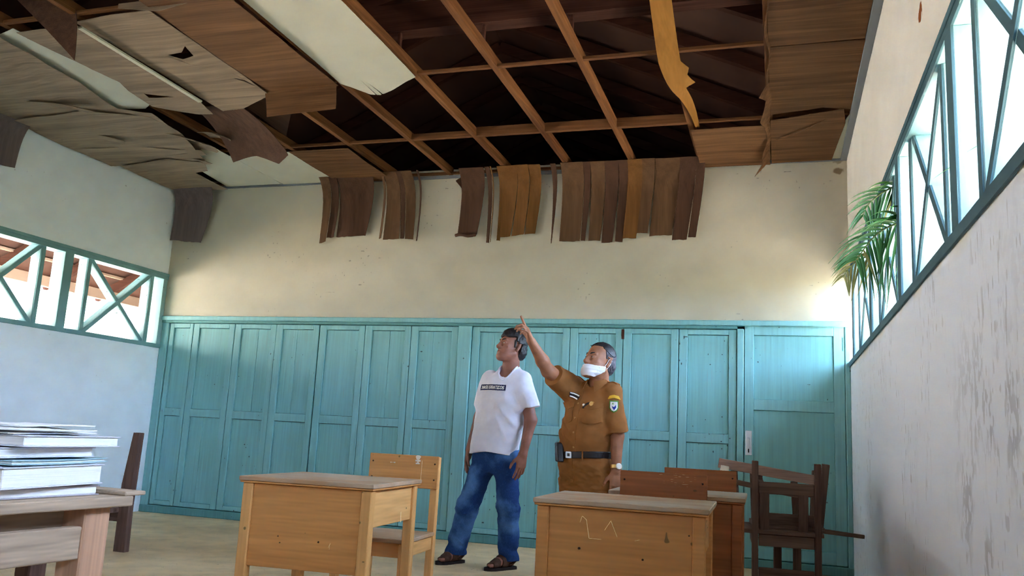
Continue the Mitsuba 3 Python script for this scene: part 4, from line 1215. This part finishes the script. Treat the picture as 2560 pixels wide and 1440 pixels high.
    def shirt0(p):
        d = smin(smin(sh(p), sl1(p), .045), sl2(p), .045)
        q = p - V3(-1.93, 5.885, 1.1)
        lat, fw = q @ Lf, q @ F
        w = .030 * wrinkle(np.c_[lat * 5 + q[:, 2] * 2.0, q[:, 2] * 3.2 - lat * 2.5, fw * 3], 1.6, 4)
        w = w + .006 * np.sin(lat * 55 + q[:, 2] * 24 + 4 * np.sin(q[:, 2] * 9)) * np.clip((1.28 - p[:, 2]) * 3, 0, 1) * np.clip((p[:, 2] - .78) * 4, .2, 1) * np.clip(lat * 6 + .1, .15, 1)
        return d + w
    def shirt(p):
        d = shirt0(p)
        d = np.maximum(d, -neck_hole(p))
        return np.maximum(d, .797 + .012 * np.sin((p @ Lf) * 14) - p[:, 2])
    ts = part(t, 'shirt', nets(shirt, (-2.28, 5.64, .76), (-1.56, 6.14, 1.50), .0045), 'm_tshirt', smooth=True)
    # collar rib
    ring = []
    ax = unit(h.P(0, -.01, -.05) - (V3(-1.868, 5.873, 1.375) + F * .035))
    for a in np.linspace(0, 2 * np.pi, 33)[:-1]:
        o = Lf * math.cos(a) + F * math.sin(a)
        p = V3(-1.868, 5.873, 1.375) + F * .035 + o * .066 + V3(0, 0, .03)
        for _ in range(20):
            dd = shirt0(p[None])[0]
            p = p - ax * np.clip(dd, -.01, .01)
        ring.append(p)
    ring.append(ring[0])
    part(ts, 'neck_band', tube(ring, .0062, 6), 'm_tshirt', smooth=True)
    # chest print: a navy box with white lettering
    cc = V3(-1.945, 5.875, 1.262)
    n_ = unit(F + V3(0, 0, .05))
    rt, upv = unit(Lf + V3(0, 0, -.02)), V3(0, 0, 1)
    bxp = sg.box(-.128, -.021, .112, .021)
    pr_ = part(ts, 'chest_print', conform(bxp, cc, rt, upv, n_, shirt0, .0015), 'm_navy')
    tm = meshkit.text_mesh('IMAGE ERRATICOS', .024, 1.0, bold=True)
    v = tm.vertices
    w = v[:, 0].max()
    tm.vertices = np.c_[v[:, 0] / w * .216 - .116, v[:, 1] - .012, v[:, 2]]
    part(pr_, 'lettering', conform(tm, cc, rt, upv, n_, shirt0, .0028, .012), 'm_badge_white')

    # jeans
    def leg(hp, kn, an, r0, r1, r2):
        an2 = an + (an - kn) / np.linalg.norm(an - kn) * .03
        c = union([cone(hp, kn, r0, r1), cone(kn, an2, r1, r2)], .035)
        e, d = an2 + V3(0, 0, .012), unit(V3(0, 0, -1) + .3 * unit(an2 - kn))
        def f(p): return np.maximum(c(p), (p - e) @ d)
        f.ball = c.ball
        return f
    lg1, lg2 = leg(lhip, lkn + F * .01, lan + F * .01, .090, .076, .074), leg(rhip, rkn + F * .01, ran + F * .015, .090, .076, .076)
    pel = loft([(.66, -1.958, 5.922, .10, .08), (.72, -1.96, 5.92, .155, .105), (.80, -1.965, 5.915, .165, .112), (.90, -1.962, 5.907, .152, .108), (.94, -1.96, 5.905, .145, .10)], F)
    def jeans(p):
        d = smin(smin(lg1(p), lg2(p), .018), pel(p), .05)
        z = p[:, 2]
        k = np.exp(-((z - .42) / .1) ** 2) + .9 * np.exp(-((z - .13) / .08) ** 2) + .6 * np.exp(-((z - .68) / .06) ** 2)
        w = .030 * wrinkle(p * np.array([1.2, 1.2, 1.9]), 8, 8) * (.35 + k)
        w = w + .0028 * np.sin(z * 70 + 9 * (p[:, 0] + p[:, 1]) * 3) * k * .8
        return d + w
    jm = part(t, 'jeans', nets(jeans, (-2.40, 5.76, .02), (-1.70, 6.12, .96), .0045), 'm_jeans', smooth=True)
    # sandals
    for P, d, s, L in ((Pl, dl, sl, Ll), (Pr, d_r, s_r, Lr)):
        out = [P(a, b, 0) for a, b in ((-.04, 0), (0, .026), (.15, .033), (.4, .036), (.62, .046), (.8, .048), (.95, .040), (1.03, .02), (1.03, -.004), (.95, -.03), (.8, -.046), (.6, -.046), (.4, -.036), (.15, -.033), (0, -.026))]
        poly = sg.Polygon([(q[0], q[1]) for q in out]).buffer(.004)
        m = trimesh.creation.extrude_polygon(poly, .02, engine='earcut')
        sd = part(t, 'sandal', m, 'm_sole')
        ft = fl if P is Pl else fr
        def band(p, a0, a1):
            a = (p - P(0, 0, 0)) @ d / L + .30 * np.abs((p - P(0, 0, 0)) @ s) / L
            f = ft(p)
            return np.maximum(np.maximum(np.maximum(f - .0065, -f - .001), np.maximum(a0 - a, a - a1) * L), .020 - p[:, 2])
        c0 = P(.5, 0, .06)
        for a0, a1 in ((.36, .60), (.66, .90)):
            part(sd, 'strap', nets(lambda p: band(p, a0, a1), c0 - .17, c0 + .17, .0034), 'm_sandal', smooth=True)
        part(sd, 'heel_strap', tube([P(.30, .036, .03), P(.12, .036, .045), P(-.01, .018, .055), P(-.02, 0, .056), P(-.01, -.018, .055), P(.12, -.036, .045), P(.30, -.036, .03)], .007, 6), 'm_sandal', smooth=True)
    return t


man_tshirt()


# ================================================================== the man in the brown uniform
def man_uniform():
    t = thing('person', 'man in brown uniform and white face mask pointing up at the ceiling', 'person')
    F = unit([-.474, -.88, 0])
    Lf = np.array([-F[1], F[0], 0])
    Lf = Lf if Lf[0] > 0 else -Lf
    h = head((-1.082, 5.228, 1.420), (-.60, -.77, .22), (.10, .13, 1), .985, 1.04)
    lsh, rsh = V3(-.985, 5.205, 1.215), V3(-1.248, 5.345, 1.235)
    lel, lwr = V3(-.955, 5.228, .965), V3(-.948, 5.200, .752)
    rel, rwr = V3(-1.372, 5.085, 1.338), V3(-1.436, 4.900, 1.500)
    hd = unit(V3(-1.462, 4.80, 1.612) - rwr)
    tocam = unit(V3(0, 0, .93) - rwr)
    side = unit(np.cross(hd, tocam))
    hr = hand(rwr, hd, unit(tocam * -.15 + np.array([.85, .3, .25])), unit(V3(-.9, -.3, .3)), .98, (.02, .95, 1.0, 1.05), .45, .03)
    hl = hand(lwr, (-.05, -.03, -1), Lf * .8 + F * .35, F, .97, (.22, .3, .36, .4), .2)
    torso = loft([(.74, -1.165, 5.295, .120, .085), (.9, -1.16, 5.288, .135, .10), (1.05, -1.145, 5.28, .145, .105), (1.18, -1.12, 5.275, .135, .09), (1.25, -1.10, 5.272, .10, .065), (1.30, -1.085, 5.27, .055, .05)], F)
    fl, Pl, dl, sl, Ll = stand_foot((-1.02, 5.33, .018), (-1.13, 5.11, .018))
    fr, Pr, d_r, s_r, Lr = stand_foot((-1.22, 5.42, .018), (-1.35, 5.21, .018))
    lhip, lkn, lan = V3(-1.085, 5.265, .74), V3(-1.06, 5.24, .40), V3(-1.045, 5.29, .085)
    rhip, rkn, ran = V3(-1.235, 5.335, .74), V3(-1.245, 5.33, .40), V3(-1.245, 5.38, .085)
    body = union([h, union([cone((-1.088, 5.270, 1.27), h.P(0, -.028, -.075), .062, .056), cone((-1.088, 5.270, 1.25), h.P(0, -.01, -.06), .060, .05)], .02), torso,
                  union([cone(lsh, lel, .050, .042), cone(lel, lwr, .043, .027)], .02), union([cone(rsh, rel, .050, .043), cone(rel, rel + (rwr - rel) * .35, .041, .040), cone(rel + (rwr - rel) * .35, rwr, .040, .026)], .02), hl, hr,
                  union([cone(lhip, lkn, .064, .046), cone(lkn, lan, .046, .034)], .02), union([cone(rhip, rkn, .064, .046), cone(rkn, ran, .046, .034)], .02), fl, fr], .012)
    part(t, 'body', nets(body, (-1.54, 4.72, .0), (-.84, 5.50, 1.70), .0036), 'm_skin_b', smooth=True)
    eyes(t, h, (.003, .002))
    cap = ell(h.P(0, -.016, .038), np.array([.080, .101, .092]) * h.s, h.M)
    nape = cone(h.P(-.035, -.070, -.02), h.P(.035, -.070, -.02), .036, .036)
    nape2 = cone(h.P(-.03, -.064, -.05), h.P(.03, -.064, -.05), .026, .026)
    def hair_all(p):
        q = local(h, p)
        d = smin(smin(cap(p), nape(p), .03), nape2(p), .025) - .005 * (meshkit.fbm(q * np.array([50, 70, 40]) + 7, 2) - .5)
        front = np.minimum(q[:, 1] - .046 + .25 * np.abs(q[:, 0]), .084 + .18 * np.abs(q[:, 0]) * 0 - q[:, 2])
        side = np.minimum(q[:, 1] - .012 - .25 * (q[:, 2] - .03), .070 - q[:, 2])
        ear = np.minimum(q[:, 1] + .040, .012 - q[:, 2])
        low = -.075 - q[:, 2]
        return np.maximum(d, np.maximum(np.maximum(front, side), np.maximum(ear, low)) * h.s * .8), q
    part(t, 'hair', nets(lambda p: (lambda d, q: np.maximum(d, (.052 + .015 * np.sin(q[:, 1] * 40) - q[:, 2]) * .9))(*hair_all(p)), h.c - .15, h.c + .15, .0034), 'm_hair', smooth=True)
    part(t, 'grey_sides', nets(lambda p: (lambda d, q: np.maximum(d, (q[:, 2] - .052 - .015 * np.sin(q[:, 1] * 40)) * .9))(*hair_all(p)), h.c - .15, h.c + .15, .0034), 'm_hair_grey', smooth=True, label='greying short hair at the sides')
    # mask worn below the nose, and its ear loops
    def mask(p):
        q = local(h, p)
        d = h.skull(p)
        d = smin(d, ell(h.P(0, .072, -.082), np.array([.034, .030, .036]) * h.s, h.M)(p), .03) - .005 - .003 * np.sin(q[:, 2] * 260 + q[:, 1] * 30) * .35
        top = q[:, 2] - (-.050 + .030 * np.clip(-(q[:, 1] - .06) * 12, 0, 1) * .6)
        bot = -.122 + .95 * np.clip(.05 - q[:, 1], 0, .07) - q[:, 2]
        back = -.001 - q[:, 1]
        d = np.maximum(d, -(h.skull(p) - .001))
        return np.maximum(d, np.maximum(np.maximum(top, bot), back) * h.s)
    mk = part(t, 'face_mask', nets(mask, h.c - .16, h.c + .15, .0032), 'm_mask', smooth=True)
    for sx in (-1, 1):
        part(mk, 'ear_loop', tube([h.P(sx * .066, .002, -.040), h.P(sx * .074, -.008, -.018), h.P(sx * .078, -.012, .004), h.P(sx * .084, -.022, .020)], .0035, 6), 'm_mask', smooth=True)
        part(mk, 'ear_loop', tube([h.P(sx * .062, .002, -.068), h.P(sx * .074, -.016, -.046), h.P(sx * .082, -.028, -.02), h.P(sx * .086, -.034, .010)], .003, 6), 'm_mask', smooth=True)

    # uniform shirt, tucked in
    sh = loft([(.80, -1.166, 5.295, .158, .122), (.86, -1.165, 5.293, .166, .134), (.95, -1.158, 5.286, .170, .143), (1.05, -1.146, 5.280, .170, .134), (1.14, -1.128, 5.276, .166, .118), (1.22, -1.110, 5.273, .142, .098), (1.268, -1.097, 5.271, .105, .080), (1.295, -1.09, 5.27, .075, .068), (1.31, -1.087, 5.27, .05, .05)], F)
    def sleeve(a, b, tt, r0, r1):
        a, b = np.asarray(a), np.asarray(b)
        e = a + (b - a) * tt; d = unit(b - a)
        c = cone(a - d * .01, b, r0, r1)
        def f(p): return np.maximum(c(p), (p - e) @ d)
        f.ball = c.ball
        return f
    s1 = sleeve(lsh, lel + V3(.002, -.002, 0), .90, .066, .070)
    s2 = sleeve(rsh, rel, .82, .078, .070)
    under = cone(rsh + V3(.03, -.01, -.10), rsh + (rel - rsh) * .55 + V3(0, 0, -.02), .045, .045)
    nh = cone(V3(-1.088, 5.270, 1.27) + F * .02, h.P(0, -.01, -.05), .062, .060)
    def shirt0(p):
        d = smin(smin(smin(sh(p), s1(p), .03), s2(p), .05), under(p), .05)
        q = p - V3(-1.14, 5.28, 1.0)
        lat, fw = q @ Lf, q @ F
        w = .036 * wrinkle(np.c_[lat * 4 + q[:, 2] * 1.5, q[:, 2] * 3.4 - lat * 2.0, fw * 3], 1.9, 14)
        # pulled folds that run from the raised arm down to the belt
        w = w + .007 * np.sin((lat * .8 + q[:, 2] * .45) * 90 + 3 * np.sin(q[:, 2] * 11)) * np.clip((1.25 - p[:, 2]) * 4, 0, 1) * np.clip(.25 - lat * 4, .12, 1)
        return d + w * np.clip((p[:, 2] - .86) * 14 + .1, .1, 1)
    def shirt(p):
        d = np.maximum(shirt0(p), -nh(p))
        return np.maximum(d, .822 - p[:, 2])
    ts = part(t, 'shirt', nets(shirt, (-1.48, 4.98, .79), (-.84, 5.50, 1.36), .0045), 'm_khaki', smooth=True)
    UPV = V3(0, 0, 1)
    on = lambda lat, z: V3(-1.14, 5.28, 0) + Lf * lat + V3(0, 0, z)
    put = lambda name, poly, lat, z, m, n=F, th=.003, par=None, rt=None, up=UPV, edge=.012, label=None: part(par or ts, name, conform(poly, on(lat, z), Lf if rt is None else rt, up, n, shirt0, th, edge), m, label=label)
    rr = lambda w, hh, r: sg.box(-w / 2 + r, -hh / 2 + r, w / 2 - r, hh / 2 - r).buffer(r)
    put('placket', sg.box(-.016, -.20, .016, .20), .0, 1.025, 'm_khaki')
    for z in (.88, .97, 1.06, 1.15):
        put('button', sg.Point(0, 0).buffer(.006), .0, z, 'm_button', th=.007)
    for lat in (-.080, .102):
        pk = put('pocket', sg.Polygon([(-.05, .055), (.05, .055), (.05, -.045), (.03, -.058), (-.03, -.058), (-.05, -.045)]), lat, 1.085, 'm_khaki', th=.005)
        put('flap', sg.Polygon([(-.053, .02), (.053, .02), (.053, -.008), (0, -.022), (-.053, -.008)]), lat, 1.135, 'm_khaki', th=.009, par=pk)
    # name tag on the right breast: a dark bar with two pale lines
    tl = unit(Lf - V3(0, 0, .45))
    tu = unit(np.cross(F, tl)) if np.cross(F, tl)[2] > 0 else -unit(np.cross(F, tl))
    nt = put('name_tag', rr(.054, .030, .003), -.030, 1.195, 'm_leather', th=.008, rt=tl, up=tu)
    for dz in (-.011, .011):
        put('name_tag_line', sg.box(-.024, dz - .0035, .024, dz + .0035), -.030, 1.195, 'm_badge_white', th=.010, par=nt, rt=tl, up=tu)
    put('badge', sg.Point(0, 0).buffer(.0135), .100, 1.150, 'm_gold', th=.012)
    put('pin', sg.Point(0, 0).buffer(.007), .046, 1.142, 'm_badge_white', th=.012)
    put('pin_cord', sg.Polygon([(-.012, -.024), (-.006, -.026), (.034, .006), (.03, .012), (.008, .006)]), .052, 1.146, 'm_leather', th=.010)
    # fold-down collar
    ax0 = unit(h.P(0, -.01, -.05) - V3(-1.088, 5.270, 1.27))
    nb_ = V3(-1.088, 5.270, 1.262) + F * .02
    def fold_(u, v):
        a = u
        fr = np.clip((np.abs(a) - 1.6) / 1.0, 0, 1)
        o = np.outer(np.sin(a), Lf) - np.outer(np.cos(a), F)
        r = .066 + .040 * v + .012 * fr * v
        zz = .044 - .012 * fr - v * (.040 + .055 * fr ** 1.5) - .02 * v * v
        return nb_ + o * r[:, None] + np.outer(zz, ax0)
    part(ts, 'collar', sheet([(-2.72, 0), (2.72, 0), (2.62, .6), (2.45, 1.0), (2.0, .85), (1.2, .9), (-1.2, .9), (-2.0, .85), (-2.45, 1.0), (-2.62, .6)], fold_, .004, .16), 'm_khaki', smooth=60)
    cr = []
    ax = unit(h.P(0, -.01, -.05) - V3(-1.088, 5.270, 1.27))
    for a in np.linspace(-.25, np.pi + .25, 26):
        o = Lf * math.cos(a) - F * math.sin(a)
        cr.append(V3(-1.088, 5.270, 1.27) + F * .02 + o * .066 + ax * .024)
    cs = sheet([(0, 0), (25, 0), (25, 1), (0, 1)], lambda u, v: along(cr)(u) + np.outer(v * .034 - .018, ax) , .005, 1.0)
    part(ts, 'collar_stand', cs, 'm_khaki', smooth=60)
    # shoulder straps
    for a, sgn in ((lsh, 1), (rsh, -1)):
        c0 = V3(-1.088, 5.27, 1.27) + sgn * Lf * .105
        part(ts, 'shoulder_strap', conform(rr(.105, .040, .008), c0, unit(sgn * Lf - V3(0, 0, .45 if sgn > 0 else .05)), F, unit(V3(0, 0, 1) + sgn * Lf * .35), shirt0, .005, .012), 'm_khaki')
    # sleeve emblem on the left arm: green bordered white shield under a yellow tab
    en = unit(Lf * .62 + F * .78)
    er = unit(np.cross(UPV, en)); er = er if er @ Lf > 0 or er[0] > 0 else -er
    ec = lsh + (lel - lsh) * .30 + en * .02
    shield = lambda k: sg.Polygon([(-.027 * k, .034 * k), (.027 * k, .034 * k), (.029 * k, -.010 * k), (.018 * k, -.030 * k), (0, -.040 * k), (-.018 * k, -.030 * k), (-.029 * k, -.010 * k)])
    em_ = part(ts, 'sleeve_emblem', conform(shield(1.0), ec, er, UPV, en, shirt0, .004, .01), 'm_badge_green')
    part(em_, 'shield', conform(shield(.80), ec, er, UPV, en, shirt0, .0055, .01), 'm_badge_white')
    part(em_, 'crest', conform(sg.Polygon([(-.012, .0), (.0, -.006), (.013, .008), (.014, -.008), (.002, -.024), (-.010, -.010)]), ec, er, UPV, en, shirt0, .007, .01), 'm_badge_blue')
    part(em_, 'crest_tip', conform(sg.Polygon([(-.012, .012), (-.006, .022), (-.001, .011)]), ec, er, UPV, en, shirt0, .007, .01), 'm_badge_green')
    part(ts, 'sleeve_tab', conform(sg.Polygon([(-.036, -.004), (-.026, .012), (0, .018), (.026, .012), (.036, -.004), (.022, .0), (0, .005), (-.022, .0)]).buffer(.003), ec + V3(0, 0, .048), er, UPV, en, shirt0, .004, .01), 'm_badge_yellow')

    # belt, buckle and phone pouch
    def wl(p):
        return loft_w(p)
    loft_w = loft([(.74, -1.166, 5.295, .160, .124), (.83, -1.166, 5.295, .160, .126), (.92, -1.164, 5.293, .160, .128)], F)
    def belt(p):
        d = loft_w(p) - .014
        tz = p[:, 2] - .832 - .06 * ((p - V3(-1.166, 5.295, 0)) @ Lf)
        return np.maximum(np.maximum(d, np.abs(tz) - .021), -(loft_w(p) - .002))
    bl = part(t, 'belt', nets(belt, (-1.38, 5.08, .78), (-.95, 5.50, .89), .0035), 'm_leather', smooth=True)
    bsd = lambda p: loft_w(p) - .014
    bc = V3(-1.166, 5.295, .832) + F * .12
    part(bl, 'buckle', conform(rr(.048, .040, .006).difference(sg.box(-.012, -.009, .012, .009)), bc - Lf * .01, Lf, UPV, F, bsd, .006, .01), 'm_chrome')
    part(bl, 'belt_loop', conform(sg.box(-.005, -.028, .005, .028), bc + Lf * .085, Lf, UPV, unit(F + Lf * .5), bsd, .004, .01), 'm_khaki')
    pc = V3(-1.166, 5.295, .845) + unit(F - Lf * .75) * .165 
    Mx = np.stack([unit(Lf + F * .75), unit(F - Lf * .75), UPV], 1)
    def pouch(p):
        q = (p - pc) @ Mx
        q = np.c_[q[:, 0] + .35 * q[:, 2], q[:, 1], q[:, 2]]
        a = np.abs(q) - np.array([.030, .012, .050])
        return np.linalg.norm(np.maximum(a, 0), axis=1) + np.minimum(a.max(1), 0) - .010
    part(bl, 'phone_pouch', nets(pouch, pc - .10, pc + .10, .004), 'm_leather', smooth=True)
    # trousers
    def leg(hp, kn, an, r0, r1, r2):
        c = union([cone(hp, kn, r0, r1), cone(kn, an, r1, r2)], .04)
        def f(p): return np.maximum(c(p), .045 - p[:, 2])
        f.ball = c.ball
        return f
    g1, g2 = leg(lhip, lkn, lan, .096, .080, .075), leg(rhip, rkn, ran, .096, .080, .075)
    pel = loft([(.60, -1.16, 5.30, .11, .09), (.68, -1.162, 5.298, .158, .115), (.76, -1.165, 5.296, .172, .128), (.84, -1.166, 5.295, .162, .126), (.852, -1.166, 5.295, .160, .125)], F)
    def trousers(p):
        d = smin(smin(g1(p), g2(p), .02), pel(p), .05)
        z = p[:, 2]
        k = np.exp(-((z - .70) / .1) ** 2) + np.exp(-((z - .4) / .1) ** 2) + np.exp(-((z - .1) / .08) ** 2)
        return d + .036 * wrinkle(p * np.array([1.4, 1.4, 2.0]), 9, 21) * (.4 + k)
    tr = part(t, 'trousers', nets(trousers, (-1.42, 5.08, .02), (-.90, 5.50, .88), .0045), 'm_khaki', smooth=True)
    tsd = trousers
    part(tr, 'fly', conform(sg.box(-.014, -.075, .014, .075), V3(-1.166, 5.295, .74), Lf, UPV, F, tsd, .003, .012), 'm_khaki')
    for P, d, s, L in ((Pl, dl, sl, Ll), (Pr, d_r, s_r, Lr)):
        sf = union([cone(P(.08, 0, .05), P(.4, 0, .055), .042, .045), cone(P(.4, .0, .05), P(.88, .004, .036), .046, .036)], .03)
        def shoe(p, sf=sf): return np.maximum(sf(p), .018 - p[:, 2])
        c0 = P(.5, 0, .05)
        sk = part(t, 'shoe', nets(shoe, c0 - .22, c0 + .22, .005), 'm_leather', smooth=True)
        out = [P(a, b, 0) for a, b in ((-.12, 0), (-.06, .036), (.3, .046), (.7, .052), (1.0, .036), (1.06, 0), (1.0, -.034), (.7, -.048), (.3, -.044), (-.06, -.036))]
        part(sk, 'sole', trimesh.creation.extrude_polygon(sg.Polygon([(q[0], q[1]) for q in out]).buffer(.004), .02, engine='earcut'), 'm_sole')
    # wrist watch
    wa = unit(lwr - lel)
    wc = lwr - wa * .025
    wx = unit(np.cross(wa, F)); wy = np.cross(wa, wx)
    ringp = [wc + (wx * math.cos(a) + wy * math.sin(a)) * .0335 for a in np.linspace(0, 2 * np.pi, 25)]
    w_ = part(t, 'watch', sheet([(0, 0), (24, 0), (24, 1), (0, 1)], lambda u, v: along(ringp)(u) + np.outer(v * .020 - .010, wa), .004, 1.0), 'm_gold', smooth=60)
    fd = unit(V3(0, 0, .93) - wc); fd = unit(fd - wa * (fd @ wa))
    fd = unit(fd + .5 * unit(np.cross(wa, fd)) * (1 if np.cross(wa, fd)[0] > 0 else -1))
    dial = revolve([(0, 0), (.019, 0), (.019, .006), (.015, .009), (0, .009)], 24)
    D = np.eye(4); D[:3, :3] = frame_to(fd, wa); D[:3, 3] = wc + fd * .032
    dial.apply_transform(D)
    part(w_, 'dial', dial, 'm_badge_white')
    return t


man_uniform()
# ------------------------------------------------------------------ palm leaf that pushes in through the right window
mat('m_leaf', {'type': 'principled', 'base_color': proc(lambda p, n, uv: mix(lin(28, 72, 30), lin(58, 110, 44), fbm(p.x * 9, p.y * 9, p.z * 9, 2))), 'roughness': .5, 'specular': .4})
mat('m_leaf_dry', dif(proc(lambda p, n, uv: mix(lin(96, 96, 52), lin(128, 116, 70), noise(p.x * 20, p.y * 20, p.z * 20))), .8))
mat('m_rachis', dif(lin(92, 104, 62), .6))
r4 = np.random.default_rng(8)


def leaflet(root, d, n, L, w, droop):
    d, n = unit(d), unit(n)
    s = unit(np.cross(d, n)); n = np.cross(s, d)
    k = 9
    V, Fc = [], []
    for i in range(k + 1):
        u = i / k
        ww = w * (min(1, .35 + u * 3) * (1 - u ** 2.2) + .02)
        c = root + d * L * u + np.array([0, 0, -1]) * droop * u * u * L
        V += [c - s * ww, c + n * ww * .45, c + s * ww]
    for i in range(k):
        a = i * 3
        Fc += [[a, a + 1, a + 4], [a, a + 4, a + 3], [a + 1, a + 2, a + 5], [a + 1, a + 5, a + 4]]
    V = np.array(V)
    m = len(V)
    Fc = np.array(Fc)
    V2 = np.vstack([V, V - n * .0012])
    return trimesh.Trimesh(V2, np.vstack([Fc, Fc[:, ::-1] + m]), process=False)


def palm(label, pts, nl, Lmax, mats_, seed, ang=.8, start=.15, nrm=(0, .85, .5)):
    rr_ = np.random.default_rng(seed)
    t = thing('palm_frond', label, 'palm leaf', None)
    pts = np.array(pts, float)
    from scipy.interpolate import CubicSpline
    cs_ = CubicSpline(np.linspace(0, 1, len(pts)), pts)
    uu = np.linspace(0, 1, 30)
    part(t, 'stem', tube(cs_(uu), np.linspace(.008, .002, 30), 6), 'm_rachis', smooth=True)
    for i in range(nl):
        u = start + (1 - start) * (i + .5) / nl
        c, d = cs_(u), unit(cs_(u, 1))
        L = Lmax * (.45 + .55 * math.sin(math.pi * min(1, (u * .9 + .12)))) * rr_.uniform(.85, 1.1)
        for s in (-1, 1):
            sd = unit(np.cross(d, nrm)) * s
            dd = unit(d * ang + sd * .8 + V3(0, 0, -.15) + rr_.normal(0, .10, 3))
            part(t, 'leaflet', leaflet(c, dd, unit(np.cross(np.cross(d, nrm), d)), L, .0075, rr_.uniform(.35, .8)), mats_[int(rr_.random() < .1)], smooth=True)
    return t


palm('large dark green palm frond drooping into the room through the right window', [(.80, 4.46, 2.10), (.64, 4.26, 2.06), (.56, 4.22, 2.02), (.47, 4.22, 1.98), (.40, 4.24, 1.91), (.35, 4.26, 1.84)], 20, .24, ['m_leaf', 'm_leaf_dry'], 5, .55)
palm('second palm frond at the right window, above the large one, pointing to the left', [(.78, 4.75, 2.32), (.64, 4.55, 2.30), (.55, 4.5, 2.27), (.46, 4.5, 2.21), (.41, 4.5, 2.12)], 13, .19, ['m_leaf', 'm_leaf_dry'], 9, .8)
palm('thin half dry palm sprig at the right window, nearest to the back corner', [(.70, 5.6, 2.16), (.58, 5.5, 2.15), (.46, 5.5, 2.10), (.38, 5.5, 2.00)], 9, .18, ['m_leaf_dry', 'm_leaf'], 12, .9)
palm('bright green palm frond outside the right window at the right edge of the photo', [(.95, 2.3, 1.72), (.86, 2.6, 1.86), (.80, 3.0, 1.95), (.78, 3.4, 1.96)], 9, .35, ['m_leaf', 'm_leaf'], 11)
